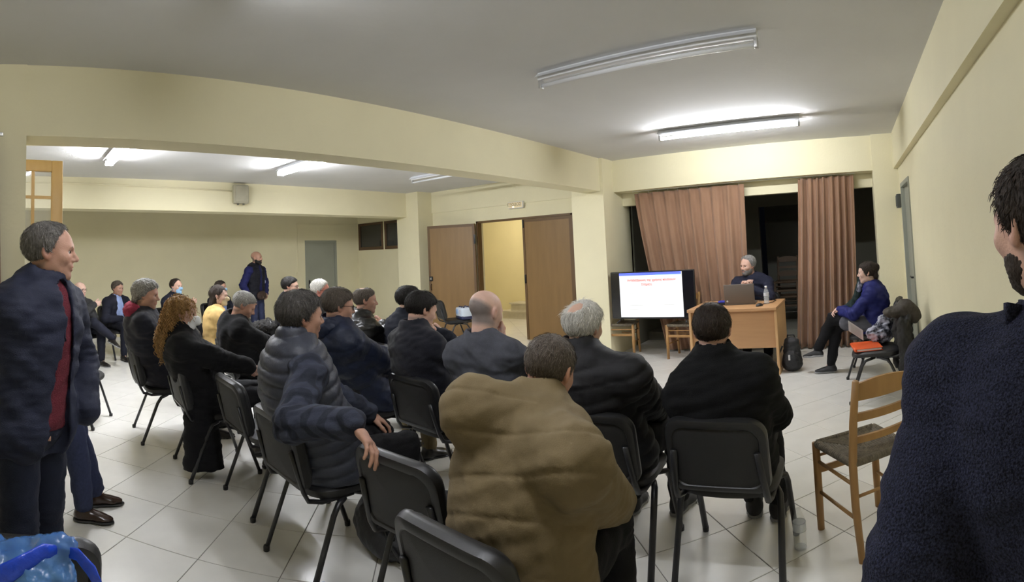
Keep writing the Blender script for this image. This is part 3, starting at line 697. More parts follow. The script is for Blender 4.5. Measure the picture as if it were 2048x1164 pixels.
bottle(-1.075, 6.32, .77, 'clear water bottle with a white cap on the desk', M_CAPW, .12)
bottle(-.36, 2.66, .0, 'nearly empty uncapped water bottle on the floor beside the wooden chair', M_CAPW, .012, cap=False)
bottle(-1.94, 1.22, .0, 'blue-capped water bottle on the floor at the bottom of the picture', M_CAPB, .12)
# ------------------------------------------------------------------ bags
def blob(name, prims, m, parent, h=.012, disp=.006, sc=.09, seed=2, lo=None, hi=None, cut=None, org=(0,0,0)):
    lo = np.array(lo); hi = np.array(hi); F = Field(lo, hi, h)
    for p in prims: getattr(F, p[0])(*p[1:])
    for c in (cut or []): F.slab(*c)
    V, Q = F.net(); V = relax(V, Q, 1, .4); V = V+vnormals(V, Q)*(wob(V, sc, seed)*disp+wob(V, sc*.4, seed+1)*disp*.4)[:,None]
    return link(name, mesh_np(name, V, Q), m, parent, True)
M_NYL = mat('black_bag_nylon', (.012,.012,.014), .6, bump=.3, bscale=120)
t = empty('backpack', (-.79, 6.16, 0), math.radians(-8), 'black backpack standing on the floor against the desk leg', 'backpack')
blob('bag_body', [('band',(0,0,.08),(0,.02,.33),(1,0,0),(.125,.085),(.09,.06),.03),('ell',(0,-.07,.13),(.10,.04,.10),None,.03)], M_NYL, t, .009, .005, .1, 4, (-.2,-.2,-.03), (.2,.2,.5), [((0,0,-1),(0,0,.002))])
blob('front_pocket', [('ell',(0,-.088,.14),(.085,.03,.085),None,.0)], M_NYL, t, .008, .003, .08, 3, (-.15,-.2,0), (.15,.0,.3))
G().tube([(-.06,.05,.34),(-.05,.03,.41),(.03,.03,.41),(.04,.05,.34)], .008, 8).build('carry_loop', M_NYL, t, True); G().tube([(-.09,-.06,.30),(-.13,-.11,.2),(-.12,-.09,.06)], .012, 8, .004).build('shoulder_strap', M_NYL, t, True)
bx('zip_tag', mat('grey_zip_pull', (.5,.5,.5), .4), -.012, .012, -.124, -.119, .15, .21, t, r=.002)
t = empty('black_rucksack', (-2.33, 1.86, 0), math.radians(15), 'soft black bag slumped on the floor under the empty chair', 'bag')
blob('bag_body', [('ell',(0,0,.13),(.17,.15,.15),None,.03),('ell',(.10,-.05,.07),(.15,.13,.08),None,.04),('ell',(-.03,.05,.24),(.09,.08,.10),None,.05)], M_NYL, t, .011, .01, .12, 7, (-.33,-.3,-.05), (.4,.3,.45), [((0,0,-1),(0,0,.002))])
G().tube([(.05,-.1,.2),(.15,-.17,.12),(.24,-.16,.03),(.28,-.1,.012)], .014, 8, .004).build('shoulder_strap', M_NYL, t, True)
t = empty('handbag', (-3.12, 1.70, .456), math.radians(-5), 'shiny black handbag with a stiff rim on the chair beside the curly-haired woman', 'handbag')
M_PAT = mat('black_patent_leather', (.012,.012,.014), .22, bump=.1, bscale=60)
blob('bag_body', [('band',(0,0,.05),(0,0,.17),(1,0,0),(.17,.085),(.15,.07),.02)], M_PAT, t, .009, .004, .1, 4, (-.25,-.18,-.02), (.25,.18,.32), [((0,0,-1),(0,0,.002)),((0,0,1),(0,0,.20))])
G().tube([(.16*math.cos(a), .075*math.sin(a), .203) for a in np.linspace(0, 2*PI, 25)], .012, 8).build('bag_rim', mat('grey_leather_piping', (.10,.10,.105), .35), t, True)
G().tube([(-.1,-.06,.2),(-.09,-.11,.27),(.0,-.13,.29),(.09,-.11,.27),(.1,-.06,.2)], .011, 8).build('bag_handle', M_PAT, t, True)
for x in (-.05,.06): G().lathe([(.0,-.004),(.009,-.004),(.009,.004),(0,.004)], 12, (x,-.09,.13)).build('metal_stud', M_CAP, t, True)
# black round bag behind the standing man at the left edge
t = empty('black_duffel_bag', (-3.34, -.08, 0), 0, 'black round bag on the floor at the left edge behind the standing man', 'bag')
blob('bag_body', [('ell',(0,0,.22),(.16,.20,.20),None,.03),('ell',(.05,.06,.12),(.15,.17,.12),None,.04)], M_NYL, t, .012, .006, .12, 9, (-.3,-.35,-.05), (.35,.35,.5), [((0,0,-1),(0,0,.002))])
G().tube([(.12,-.12,.34),(.17,-.02,.43),(.14,.10,.36)], .014, 8, .005).build('shoulder_strap', M_PAT, t, True)
# blue plastic carrier bag on the chair at the bottom left
M_BLUEP = mat('thin_blue_plastic', S(52,104,200), .18, col2=S(110,165,225), vscale=7, contrast=.3, bump=.7, bscale=22, alpha=.62, spec=.7)
t = empty('plastic_bag', (-1.41, -.005, .755), math.radians(90), 'knotted blue plastic bag of groceries on the chair at the bottom left', 'bag')
inn = mat('green_and_white_packets', S(120,150,110), .5, col2=S(205,215,220), vscale=9, contrast=.12, bump=.2)
blob('packet', [('ell',(-.12,.0,.0),(.13,.07,.075),None,.02)], inn, t, .010, .010, .10, 3, (-.35,-.2,-.2), (.15,.2,.2)); blob('packet', [('ell',(.05,-.01,-.01),(.09,.065,.075),None,.02)], mat('green_food_packet', S(96,128,92), .5, col2=S(60,110,150), vscale=8, contrast=.15), t, .010, .008, .09, 8, (-.12,-.2,-.2), (.25,.2,.2))
blob('bag_skin', [('ell',(-.12,0,-.01),(.17,.095,.10),None,.02),('ell',(.05,-.01,-.02),(.12,.09,.098),None,.06),('cone',(.10,0,.06),(.155,-.02,.085),.04,.018,.04)], M_BLUEP, t, .008, .009, .06, 21, (-.40,-.25,-.25), (.3,.25,.2))
G().tube([(.13,-.02,.07),(.165,-.05,.075),(.195,-.075,.05),(.215,-.085,.015)], [.012,.016,.018,.012], 10, .005).build('bag_handle', mat('bright_blue_plastic', S(30,70,200), .25, bump=.5, bscale=40), t, True)
G().tube([(.13,-.02,.07),(.08,-.05,.085),(.0,-.09,.06),(-.12,-.105,.02)], [.012,.02,.026,.02], 10, .006).build('bag_handle', MATS['bright_blue_plastic'], t, True)
# pack of bottles wrapped in printed film
t = empty('wrapped_pack', (-6.12, 6.78, .456), math.radians(-25), 'white and blue film-wrapped pack on the chair by the brown door', 'pack')
M_FILM = mat('printed_white_film', S(205,215,228), .25, bump=.4, bscale=25); bx('pack_body', M_FILM, -.15, .15, -.11, .11, 0, .20, t, r=.03); bx('pack_band', mat('dark_blue_print', S(34,42,78), .35), -.153, .153, -.113, .113, .0, .075, t, r=.028)
for k in range(6): G().lathe([(.016,0),(.016,.02),(.014,.022)], 12, (-.09+.09*(k%3), -.05+.1*(k//3), .197)).build('bottle_cap', mat('dark_blue_print', (0,0,0)), t, True)
text('Ζ', .08, mat('red_film_print', S(190,120,110), .4), t, (.06,-.115,.125), (math.radians(90),0,0)); bx('printed_patch', mat('pale_blue_print', S(150,180,220), .35), -.12, -.02, -.1135, -.109, .09, .17, t, r=.002)
# orange folder, papers, scarf on the side chair
t = empty('document_folder', (.06, 5.05, .462), math.radians(8), 'orange document folder lying on the side chair', 'folder')
M_OR = mat('orange_card', S(226,92,36), .45); bx('folder_cover', M_OR, -.12, .13, -.17, .15, 0, .004, t); bx('folder_pages', mat('folder_paper', (.8,.8,.78), .7), -.11, .12, -.16, .14, .004, .022, t); c_ = bx('folder_cover', M_OR, -.12, .13, -.17, .15, .022, .026, t)
G().tube([(-.122,-.17,.013),(-.122,.15,.013)], .013, 8).build('folder_spine', M_OR, t, True)
t = empty('paper_sheets', (-.0, 5.14, .54), math.radians(10), 'white printed sheets propped up behind the orange folder', 'paper')
M_PAP = mat('white_print_paper', S(206,208,214), .7); ps = G().sheet(lambda u, v: ((-.10+.14*u, .02*math.sin(u*2)-.03, .10-.11*u+.10*v-.02), (.3,-.9,.3)), 8, 6, .002).build('sheet', M_PAP, t, 'auto')
for k in range(7): G().sheet(lambda u, v: ((-.10+.14*(.15+.7*u), .02*math.sin((.15+.7*u)*2)-.0325, .10-.11*(.15+.7*u)+.10*(.12+.11*k+.03*v)-.02), (.3,-.9,.3)), 6, 1, .0006).build('text_line', mat('grey_print', (.3,.3,.32), .7), ps)
M_SCARF = mat('patterned_scarf_cloth', S(30,32,44), .85, col2=S(170,172,188), vscale=16, contrast=.08, bump=.4, bscale=60)
t = empty('scarf', (.22, 5.22, .462), 0, 'dark blue and white patterned scarf bundled on the side chair', 'scarf')
blob('scarf_cloth', [('ell',(0,0,.08),(.11,.12,.09),None,.03),('ell',(.05,.03,.17),(.09,.09,.10),None,.05),('ell',(-.06,-.02,.10),(.09,.07,.06),None,.04)], M_SCARF, t, .009, .013, .07, 4, (-.25,-.25,-.02), (.25,.25,.36), [((0,0,-1),(0,0,.003))])
# dark coat hung over the back of the side chair
M_COAT = mat('black_parka_cloth', (.014,.013,.012), .75, bump=.25, bscale=200); M_COATH = mat('dark_olive_hood_cloth', S(52,46,38), .75, bump=.3, bscale=150)
t = empty('hanging_coat', (.46, 4.98, 0), 0, 'long black parka with a hood hung over the side chair at the right wall', 'coat')
blob('coat_body', [('band',(0,0,.12),(-.03,0,.72),(0,1,0),(.20,.075),(.155,.07),.04),('cone',(-.05,-.15,.70),(-.06,-.17,.20),.06,.05,.04),('cone',(-.06,.15,.70),(-.10,.19,.26),.06,.05,.04)], M_COAT, t, .011, .012, .10, 12, (-.3,-.4,0), (.16,.4,.95), [((0,0,-1),(0,0,.09)),((1,0,0),(.155,0,0))])
blob('coat_hood', [('ell',(-.01,0,.80),(.10,.15,.10),None,.03),('ell',(-.13,-.02,.79),(.10,.11,.05),None,.05),('ell',(.06,-.05,.76),(.07,.10,.09),None,.04)], M_COATH, t, .010, .008, .09, 14, (-.35,-.3,.6), (.2,.3,1.0), [((1,0,0),(.158,0,0))])
for z in (.35,.52): G().lathe([(0,-.003),(.009,-.003),(.009,.003),(0,.003)], 10, (-.095,-.06,z)).build('coat_button', M_CAP, t, True)
# ------------------------------------------------------------------ people
def skin_mat(name, col, rough=.5):
    if name in MATS: return MATS[name]
    m = mat(name, col, rough, var=.06, vscale=30, bump=.12, bscale=180, spec=.35)
    N, L, P = nodes_of(m); P.inputs['Subsurface Weight'].default_value = .08; P.inputs['Subsurface Radius'].default_value = (.01, .004, .002)
    src = P.inputs['Base Color'].links[0].from_socket
    at = N.new('ShaderNodeVertexColor'); at.layer_name = 'tint'
    mx = N.new('ShaderNodeMix'); mx.data_type = 'RGBA'; mx.blend_type = 'MULTIPLY'; mx.inputs[0].default_value = 1
    L.new(src, mx.inputs[6]); L.new(at.outputs['Color'], mx.inputs[7]); L.new(mx.outputs[2], P.inputs['Base Color'])
    return m
SK1 = skin_mat('skin_fair', S(205, 166, 148)); SK2 = skin_mat('skin_tan', S(186, 144, 124)); SK3 = skin_mat('skin_pale', S(216, 180, 164))
def hair_mat(name, c1, c2):
    if name in MATS: return MATS[name]
    m = mat(name, c1, .6, col2=c2, vscale=150, stretch=(1.3, 1, .16), contrast=.34, bump=.5, bscale=260, spec=.3)
    N, L, P = nodes_of(m); src = P.inputs['Base Color'].links[0].from_socket; at = N.new('ShaderNodeVertexColor'); at.layer_name = 'tint'
    mx = N.new('ShaderNodeMix'); mx.data_type = 'RGBA'; mx.blend_type = 'MULTIPLY'; mx.inputs[0].default_value = 1; L.new(src, mx.inputs[6]); L.new(at.outputs['Color'], mx.inputs[7]); L.new(mx.outputs[2], P.inputs['Base Color']); return m
def add_strands(V, Q, N_, dirs, lens, pick, lift, wd, rg, amp=.45):
    """merge thin hair ribbons into a hair shell; returns verts, faces (quads) and a tint per vertex"""
    p = V[pick]; n = N_[pick]; t = dirs[pick]; L = lens[pick][:,None]; k = len(pick)
    t = t+rg.normal(0, .22, t.shape); t -= n*np.sum(t*n, 1)[:,None]; t /= np.maximum(np.linalg.norm(t, axis=1), 1e-6)[:,None]; s_ = np.cross(t, n); ph_ = rg.uniform(-.9, .9, (k,1)); s_ = s_*np.cos(ph_)+n*np.sin(ph_); w_ = (wd*rg.uniform(.6, 1.3, k))[:,None]; lf = (lift*rg.uniform(.3, 1.2, k))[:,None]
    p = p+s_*rg.normal(0, .003, (k,1))+t*rg.normal(0, .003, (k,1))
    a = p-n*.002; b = p+t*L*.5+n*(lf-L*L*.25/.19); c = p+t*L+n*(lf*.9-L*L/.19)
    R = np.stack([a-s_*w_, a+s_*w_, b-s_*w_*.8, b+s_*w_*.8, c-s_*w_*.2, c+s_*w_*.2], 1).reshape(-1, 3); o = len(V)+6*np.arange(k)[:,None]
    F = np.concatenate([o+np.array([[0,1,3,2]]), o+np.array([[2,3,5,4]])]); tn = np.repeat(1+rg.uniform(-amp, amp, k), 6)
    T = np.ones((len(V)+6*k, 4)); T[len(V):,:3] = tn[:,None]; T[:len(V),:3] = .82
    return np.concatenate([V, R]), np.concatenate([Q, F]), T
HGREY = hair_mat('grey_hair', S(104,102,99), S(178,176,172)); HDGREY = hair_mat('dark_grey_hair', S(45,42,40), S(98,94,90)); HWHITE = hair_mat('white_hair', S(196,192,184), S(236,234,228))
HBLACK = hair_mat('black_hair', S(16,14,13), S(36,32,30)); HBROWN = hair_mat('dark_brown_hair', S(30,23,18), S(58,46,38)); HCURL = hair_mat('golden_brown_curls', S(118,82,42), S(198,158,98))
HSALT = hair_mat('salt_and_pepper_hair', S(62,58,55), S(150,146,142)); HBUZZ = hair_mat('short_greying_hair', S(66,58,52), S(112,102,92))
M_EYE = mat('eye_white', (.50,.47,.44), .25); M_IRIS = mat('dark_iris', (.02,.012,.008), .15)
M_MASKW = mat('white_face_mask_cloth', (.82,.83,.82), .8); M_MASKB = mat('blue_surgical_mask_cloth', S(150,190,225), .8, bump=.2, bscale=60)
M_SPEC = mat('dark_glasses_frame', (.015,.014,.014), .25)
M_SOLE = mat('rubber_sole', (.30,.30,.30), .7); M_SOLED = mat('dark_rubber_sole', (.02,.02,.02), .6)
M_SHOEB = mat('black_leather_shoe', (.012,.010,.010), .28); M_SHOEBR = mat('dark_brown_leather_shoe', (.035,.018,.012), .22); M_SNEAK = mat('dark_grey_trainer_cloth', (.02,.02,.022), .7, bump=.3, bscale=200)
def cloth(name, c, rough=.85, var=.18, bump=.25, bs=220, vs=14, sheen=.0, col2=None, spec=.25):
    return mat(name, c, rough, var=var, vscale=vs, bump=bump, bscale=bs, spec=spec, sheen=sheen, col2=col2)
def rotm(yaw, pitch=0, roll=0):
    """columns = right, forward, up of a frame heading yaw (deg, clockwise from +Y), nodding down by pitch, tilted to its right by roll"""
    y, p, r = map(math.radians, (yaw, pitch, roll))
    Rz = np.array([[math.cos(y), math.sin(y), 0], [-math.sin(y), math.cos(y), 0], [0,0,1]])
    Rx = np.array([[1,0,0],[0,math.cos(p),math.sin(p)],[0,-math.sin(p),math.cos(p)]])
    Ry = np.array([[math.cos(r),0,math.sin(r)],[0,1,0],[-math.sin(r),0,math.cos(r)]])
    return Rz@Rx@Ry
def ik(S0, T, l1, l2, hint):
    """two-bone reach: returns elbow and reached target"""
    d = T-S0; L = np.linalg.norm(d); n = d/L
    if L > (l1+l2)*.995: L = (l1+l2)*.995; T = S0+n*L
    x = (L*L+l1*l1-l2*l2)/(2*L); y = math.sqrt(max(l1*l1-x*x, 0)); h = np.array(hint, float); h = h-n*(h@n); h /= max(np.linalg.norm(h), 1e-6)
    return S0+n*x+h*y, T
class Head:
    """head-local modelling: x right, y to the face, z up, origin at mid head; s = scale"""
    def __init__(s, C, R, sc, h): s.C, s.R, s.s, s.h = C, R, sc, h
    def w(s, p): return s.C+s.R@(np.array(p, float)*s.s)
    def field(s, grow=.03, down=.0):
        e = np.array([.13, .155, .16+down])*s.s+grow; e = np.max(e)*np.ones(3) if False else e
        m = np.abs(s.R)@e; return Field(s.C-m, s.C+m, s.h)
    def e(s, F, c, r, k=.012, op='u', R=None): return F.ell(s.w(c), [q*s.s for q in r], (s.R.T if R is None else (s.R@R).T), k*s.s, op)
    def c(s, F, a, b, ra, rb, k=.01, op='u'): return F.cone(s.w(a), s.w(b), ra*s.s, rb*s.s, k*s.s, op)
    def cran(s, F, t=0, k=.03):
        s.e(F, (0,-.014,.036), (.074+t,.098+t,.083+t), k); s.e(F, (0,.02,.02), (.066+t,.075+t,.08+t), k)
    def local(s, V): return ((V-s.C)@s.R)/s.s
    def skull(s, female=False, jaw=1.0):
        F = s.field(.05)
        s.cran(F)
        s.e(F, (0,.028,-.03), (.058*jaw,.064,.08), .03)
        s.e(F, (0,.052,-.086), (.032*jaw,.034,.03), .03); s.e(F, (0,.076,-.097), (.019*jaw,.015,.016), .022)
        for q in (-1, 1):
            s.e(F, (q*.046*jaw,.012,-.062), (.016,.034,.028), .03); s.e(F, (q*.042,.06,-.018), (.022,.022,.02), .025)
        s.e(F, (0,.084,.024), (.046,.012,.012), .02)
        for q in (-1, 1): s.e(F, (q*.031,.096,.004), (.018,.015,.010), .014, 's'); s.e(F, (q*.031,.0765,.0145), (.019,.0135,.0065), .005); s.e(F, (q*.031,.076,-.0065), (.018,.0125,.006), .005)
        s.c(F, (0,.09,.014), (0,.112,-.022), .0075, .011, .010); s.e(F, (0,.112,-.026), (.011,.011,.0095), .008)
        for q in (-1, 1): s.e(F, (q*.0125,.1,-.03), (.008,.010,.007), .007)
        s.e(F, (0,.088,-.053), (.026,.012,.014), .016)
        s.e(F, (0,.0945,-.056), (.022,.0065,.0048), .006); s.e(F, (0,.0935,-.067), (.019,.0065,.0055), .006); s.e(F, (0,.104,-.0615), (.024,.010,.0014), .003, 's')
        Re = rotm(0, -12, 0)
        for q in (-1, 1):
            s.e(F, (q*.075,-.006,.0), (.011,.020,.032), .008, 'u', rotm(q*-22, -12, 0)); s.e(F, (q*.088,-.002,.004), (.009,.011,.02), .005, 's', rotm(q*-22, -12, 0))
        return F
def tintcol(me, cols):
    a = me.color_attributes.new('tint', 'FLOAT_COLOR', 'POINT'); a.data.foreach_set('color', np.asarray(cols, np.float32).ravel())
def hand(parts, wrist, f, n, side, curl=(20,30,20), spread=6, thumb=35, sc=1.0, h=.005, fore=None):
    """five-fingered hand; f = finger direction, n = palm normal, side +1 right hand, -1 left"""
    f = np.array(f, float); f /= np.linalg.norm(f); n = np.array(n, float); n = n-f*(n@f); n /= np.linalg.norm(n); u = -n; x = np.cross(f, u)*side   # x points to the little-finger side
    W = lambda a, b, c: wrist+(x*a+f*b+u*c)*sc
    F = Field(wrist-.24*sc, wrist+.24*sc, h)
    if fore is not None: F.cone(wrist-f*.10*sc if fore is True else fore, wrist, .034*sc, .027*sc, .01)
    F.band(W(-.002,.0,0), W(0,.045,.001), x, (.026*sc,.020*sc), (.038*sc,.017*sc), .015); F.band(W(0,.045,.001), W(.001,.085,0), x, (.038*sc,.017*sc), (.040*sc,.0135*sc), .012)
    F.ell(W(-.024,.035,-.012), [.018*sc,.03*sc,.014*sc], np.array([x,f,u]), .012)
    for i, (bx_, by_, L) in enumerate(((-.030,.088,.076),(-.010,.094,.085),(.011,.090,.078),(.030,.080,.060))):
        yaw = math.radians((i-1.4)*spread); fd = f*math.cos(yaw)+x*math.sin(yaw); p = W(bx_, by_, 0); ang = 0
        r = [.0095,.0088,.0080,.0070]; rs = [.9 if i == 3 else 1.0]*4
        for j, (fr, cu) in enumerate(zip((.45,.30,.25), curl)):
            ang += math.radians(cu+(i-1.5)*2); d = fd*math.cos(ang)-u*math.sin(ang); q = p+d*L*fr*sc
            F.cone(p, q, r[j]*sc*rs[0], r[j+1]*sc*rs[0], .0035); p = q
    a = math.radians(thumb); p0 = W(-.024,.018,-.008); d1 = -x*math.sin(a)*.9+f*math.cos(a)-u*.25; d1 /= np.linalg.norm(d1); p1 = p0+d1*.042*sc
    d2 = -x*math.sin(a*.55)+f*math.cos(a*.55)-u*.35; d2 /= np.linalg.norm(d2); p2 = p1+d2*.032*sc; d3 = -x*math.sin(a*.3)+f*math.cos(a*.3)-u*.4; d3 /= np.linalg.norm(d3); p3 = p2+d3*.024*sc
    F.chain([p0,p1,p2,p3], [.014*sc,.0115*sc,.0105*sc,.0085*sc], .006)
    parts.append(F.net())
PEOPLE = []
def person(label, hip, head, by=0, hy=None, hp=0, hr=0, sz=1.0, wid=1.0, dep=1.0, sy=0, arms=None, legs='sit', top=None, trousers=None, shoes=None, hair=None, skin=SK1, res=.011, hres=.005,
           slouch=.0, shw=1.0, shd=0.0, extra=None, female=False, jaw=1.0, group=None, hsc=1.0, gaze=None, sleeves=None, collar='stand', sole=None, bust=0, shp=None, strands=1.0, nl=.056):
    hip = np.array(hip, float); root = np.array((hip[0], hip[1], 0)); Cw = np.array(head, float); hy = by if hy is None else hy
    B = rotm(by); Rh = rotm(hy, hp, hr); C = Cw-root; H = np.array((0, 0, hip[2]))
    bl = lambda p: B@np.array(p, float)                                  # body frame -> local
    hs = sz*hsc
    neck = C+Rh@np.array((0,-.028,-.118))*hs                              # base of the skull
    up0 = neck-H; up0 /= np.linalg.norm(up0)
    base = neck-(up0*.6+np.array((0,0,.4)))*nl*sz+bl((0,-.010,0))       # C7
    Sh = rotm(by+sy)[:,0]
    mid = (H+base)/2+bl((0,-slouch-.015,0))
    bez = lambda t: H*(1-t)**2+2*mid*t*(1-t)+base*t*t
    cl = dict(t=.016, style='plain', amp=.006, down=.0, name='jacket', mat=None); cl.update(top or {}); T = cl['t']
    # ---- torso sections
    W = [(.158,.118),(.150,.112),(.160,.118),(.172,.122),(.160,.108),(.085,.072)]
    W = [(a*wid*sz, b*dep*sz) for a, b in W]; ts = [0,.22,.45,.68,.88,1.0]; sp = [bez(t) for t in ts]
    spine_n = (sp[4]-sp[2]); spine_n /= np.linalg.norm(spine_n)
    shc = bez(.94)-spine_n*.012+bl((0,.012,0)); shl = .178*sz*shw
    shL = shc-Sh*shl+np.array((0,0,-.022*sz+shd*.6)); shR = shc+Sh*shl+np.array((0,0,-.022*sz-shd))
    if shp: shL, shR = [np.array(shp[q])-root if q in shp else v for q, v in (('L', shL), ('R', shR))]; shc = (shL+shR)/2*.5+shc*.5
    l1, l2 = .30*sz, .262*sz
    A = {}
    DEF = {'L': dict(t=(-.10,.30,hip[2]+.10), e=(-1,-.3,-.6), n=(0,0,-1)), 'R': dict(t=(.10,.30,hip[2]+.10), e=(1,-.3,-.6), n=(0,0,-1))}
    for sd, S0 in (('L', shL), ('R', shR)):
        a = dict(DEF[sd]); a.update((arms or {}).get(sd, {})); tgt = a.get('w'); 
        tg = (np.array(tgt)-root) if tgt is not None else (C+Rh@np.array(a['h'])*hs if 'h' in a else bl(a['t']))
        el, tg = ik(S0, tg, l1, l2, bl(a['e'])); f = bl(a['f']) if 'f' in a else (Rh@np.array(a['fh']) if 'fh' in a else (np.array(a['fw']) if 'fw' in a else (tg-el)))
        A[sd] = dict(s=S0, e=el, w=tg, f=np.array(f)/np.linalg.norm(f), n=bl(a['n']) if 'nh' not in a else Rh@np.array(a['nh']), c=a.get('c', (22,30,20)), hide=a.get('hide', False), sp=a.get('sp', 5), th=a.get('th', 35))
    # ---- legs
    if legs == 'sit': legs = {'L': ((-.13,.43,hip[2]-.005),(-.14,.42,.085)), 'R': ((.13,.43,hip[2]-.005),(.14,.42,.085))}
    if legs == 'stand': legs = {'L': ((-.10,.03,.49*sz),(-.11,.0,.085)), 'R': ((.10,.03,.49*sz),(.11,.0,.085))}
    LG = {}
    for sd in 'LR':
        q = -1 if sd == 'L' else 1; v = legs[sd]; hj = H+bl((q*.085*sz*wid,0,-.0)); toe = bl(v[2]) if len(v) > 2 else bl((q*.12,1,0))
        LG[sd] = dict(h=hj, k=bl(v[0]), a=bl(v[1]), toe=np.array(toe)/np.linalg.norm(toe), up=np.array(v[3]) if len(v) > 3 else np.array((0,0,1.)))
    # ---- skin body: head, neck, hands and the figure under the clothes, one mesh
    hd = Head(C, Rh, hs, hres); parts = []
    F = hd.skull(female, jaw)
    nk = base-spine_n*.03
    F2 = Field(np.minimum(F.lo, nk-.1), np.maximum(F.lo+F.h*(F.n-1), nk+.1), hres); 
    o = np.round((F.lo-F2.lo)/hres).astype(int); F2.lo = F.lo-o*hres; F2.ax = [(F2.lo[i]+hres*np.arange(F2.n[i])).astype(F4) for i in range(3)]
    e = np.minimum(o+F.n, F2.n); F2.D[o[0]:e[0], o[1]:e[1], o[2]:e[2]] = F.D[:e[0]-o[0], :e[1]-o[1], :e[2]-o[2]]
    F2.cone(hd.w((0,-.02,-.05)), nk, .052*hs*(.9 if female else 1.04), .06*sz*(.9 if female else 1.06), .025*sz)
    V, Q = F2.net(); V = relax(V, Q, 1, .35); nh = len(V); parts.append((V, Q))
    K = Field(np.min([H-.3, base-.3, LG['L']['k']-.2, LG['R']['k']-.2, LG['L']['a']-.2, LG['R']['a']-.2, A['L']['w']-.1, A['R']['w']-.1, A['L']['e']-.1, A['R']['e']-.1], 0),
              np.max([base+.1, H+.3, LG['L']['k']+.2, LG['R']['k']+.2, A['L']['w']+.1, A['R']['w']+.1, A['L']['e']+.1, A['R']['e']+.1, shL+.1, shR+.1], 0), .032)
    for i in range(5): K.band(sp[i], sp[i+1], Sh*(i/5)+bl((1,0,0))*(1-i/5), tuple(q*.86 for q in W[i]), tuple(q*.86 for q in W[i+1]), .03)
    for sd in 'LR':
        a, g = A[sd], LG[sd]; K.chain([shc, a['s'], a['e'], a['w']], [.05*sz,.044*sz,.035*sz,.024*sz], .02); K.chain([g['h'], g['k'], g['a']], [.07*sz,.047*sz,.035*sz], .02)
        K.cone(g['a'], g['a']+g['toe']*.11*sz-g['up']*.058*sz, .03, .014, .01)
    parts.append(K.net())
    for sd in 'LR':
        a = A[sd]
        if not a['hide']: hand(parts, a['w']+a['f']*.012, a['f'], a['n'], 1 if sd == 'R' else -1, a['c'], a['sp'], a['th'], sz*(.92 if female else 1.0), max(hres*.95, .0048), a['e']*.35+a['w']*.65)
    off = 0; VV = []; QQ = []
    for v, q in parts: VV.append(v); QQ.append(q+off); off += len(v)
    VV = np.concatenate(VV); me = mesh_np('person', VV, np.concatenate(QQ))
    # lips, cheeks, stubble, ears get their own tint
    tc = np.ones((len(VV), 4)); L = hd.local(VV[:nh])
    lip = np.exp(-((L[:,0]/.02)**2+((L[:,2]+.061)/.010)**2))*(L[:,1] > .085); tc[:nh,1] -= .30*lip; tc[:nh,2] -= .25*lip
    ear = np.exp(-((np.abs(L[:,0])-.08)/.014)**2-((L[:,1]+.005)/.03)**2-(L[:,2]/.04)**2); tc[:nh,1] -= .12*ear; tc[:nh,2] -= .12*ear
    if not female:
        st = np.clip((-.03-L[:,2])/.02, 0, 1)*np.clip((L[:,1]-.0)/.03, 0, 1)*np.clip((L[:,2]+.125)/.02, 0, 1)*(1-lip); tc[:nh,:3] -= (st*.16)[:,None]
    if (hair or {}).get('ring') is not None:
        rz = hair['ring']-.5*L[:,1]; a_ = np.clip((rz-L[:,2])/.03, 0, 1)*np.clip((L[:,2]+.085)/.03, 0, 1)*np.clip((.022-L[:,1])/.025, 0, 1)*(1-np.clip(ear*2, 0, 1)); tc[:nh,:3] *= 1-a_[:,None]*np.array((.64,.55,.48))
    elif (hair or {}).get('style', 'short') == 'short':
        rz = np.interp(L[:,1], [-.12,-.06,-.02,.0,.012,.03,.055,.08,.1], [-.07,-.066,-.05,-.02,.0,.03,.052,.066,.078]); a_ = np.clip((L[:,2]-rz+.028)/.03, 0, 1)*np.clip((rz+.016-L[:,2])/.02, 0, 1)*np.clip((.02-L[:,1])/.015, 0, 1)*(1-np.clip(ear*3, 0, 1)); tc[:nh,:3] *= 1-a_[:,None]*np.array((.64,.56,.50))
    tintcol(me, tc); body = link('person', me, skin, None, True, Vector(root)); tag(body, label, 'person', group)
    kid = lambda nm, V, Q, m: link(nm, mesh_np(nm, V, Q), m, body, True)
    # ---- eyes
    for q in (-1, 1):
        g = G(); c = hd.w((q*.031,.0765,.0045)); bm = bmesh.new(); bmesh.ops.create_uvsphere(bm, u_segments=14, v_segments=10, radius=.0125*hs); bmesh.ops.translate(bm, verts=bm.verts, vec=Vector(c)); g.bm(bm); bm.free()
        gz = rotm(hy+(gaze or 0), hp*.6)[:,1]; g.cur = 1; bm = bmesh.new(); bmesh.ops.create_uvsphere(bm, u_segments=12, v_segments=8, radius=.0078*hs); bmesh.ops.translate(bm, verts=bm.verts, vec=Vector(c+gz*.0072*hs)); g.bm(bm); bm.free()
        g.build('eye', [M_EYE, M_IRIS], body, True, fix=False)
    # ---- hair, brows, beard
    hr_ = dict(style='short', mat=HDGREY, t=.010); hr_.update(hair or {}); stl = hr_['style'] if hr_.get('ring') is None else 'none'
    def region(F, poly, soft=1.0, beard=False):
        X, Y, Z = np.meshgrid(*F.ax, indexing='ij'); P = np.stack([X.ravel(), Y.ravel(), Z.ravel()], 1); L = hd.local(P); return L
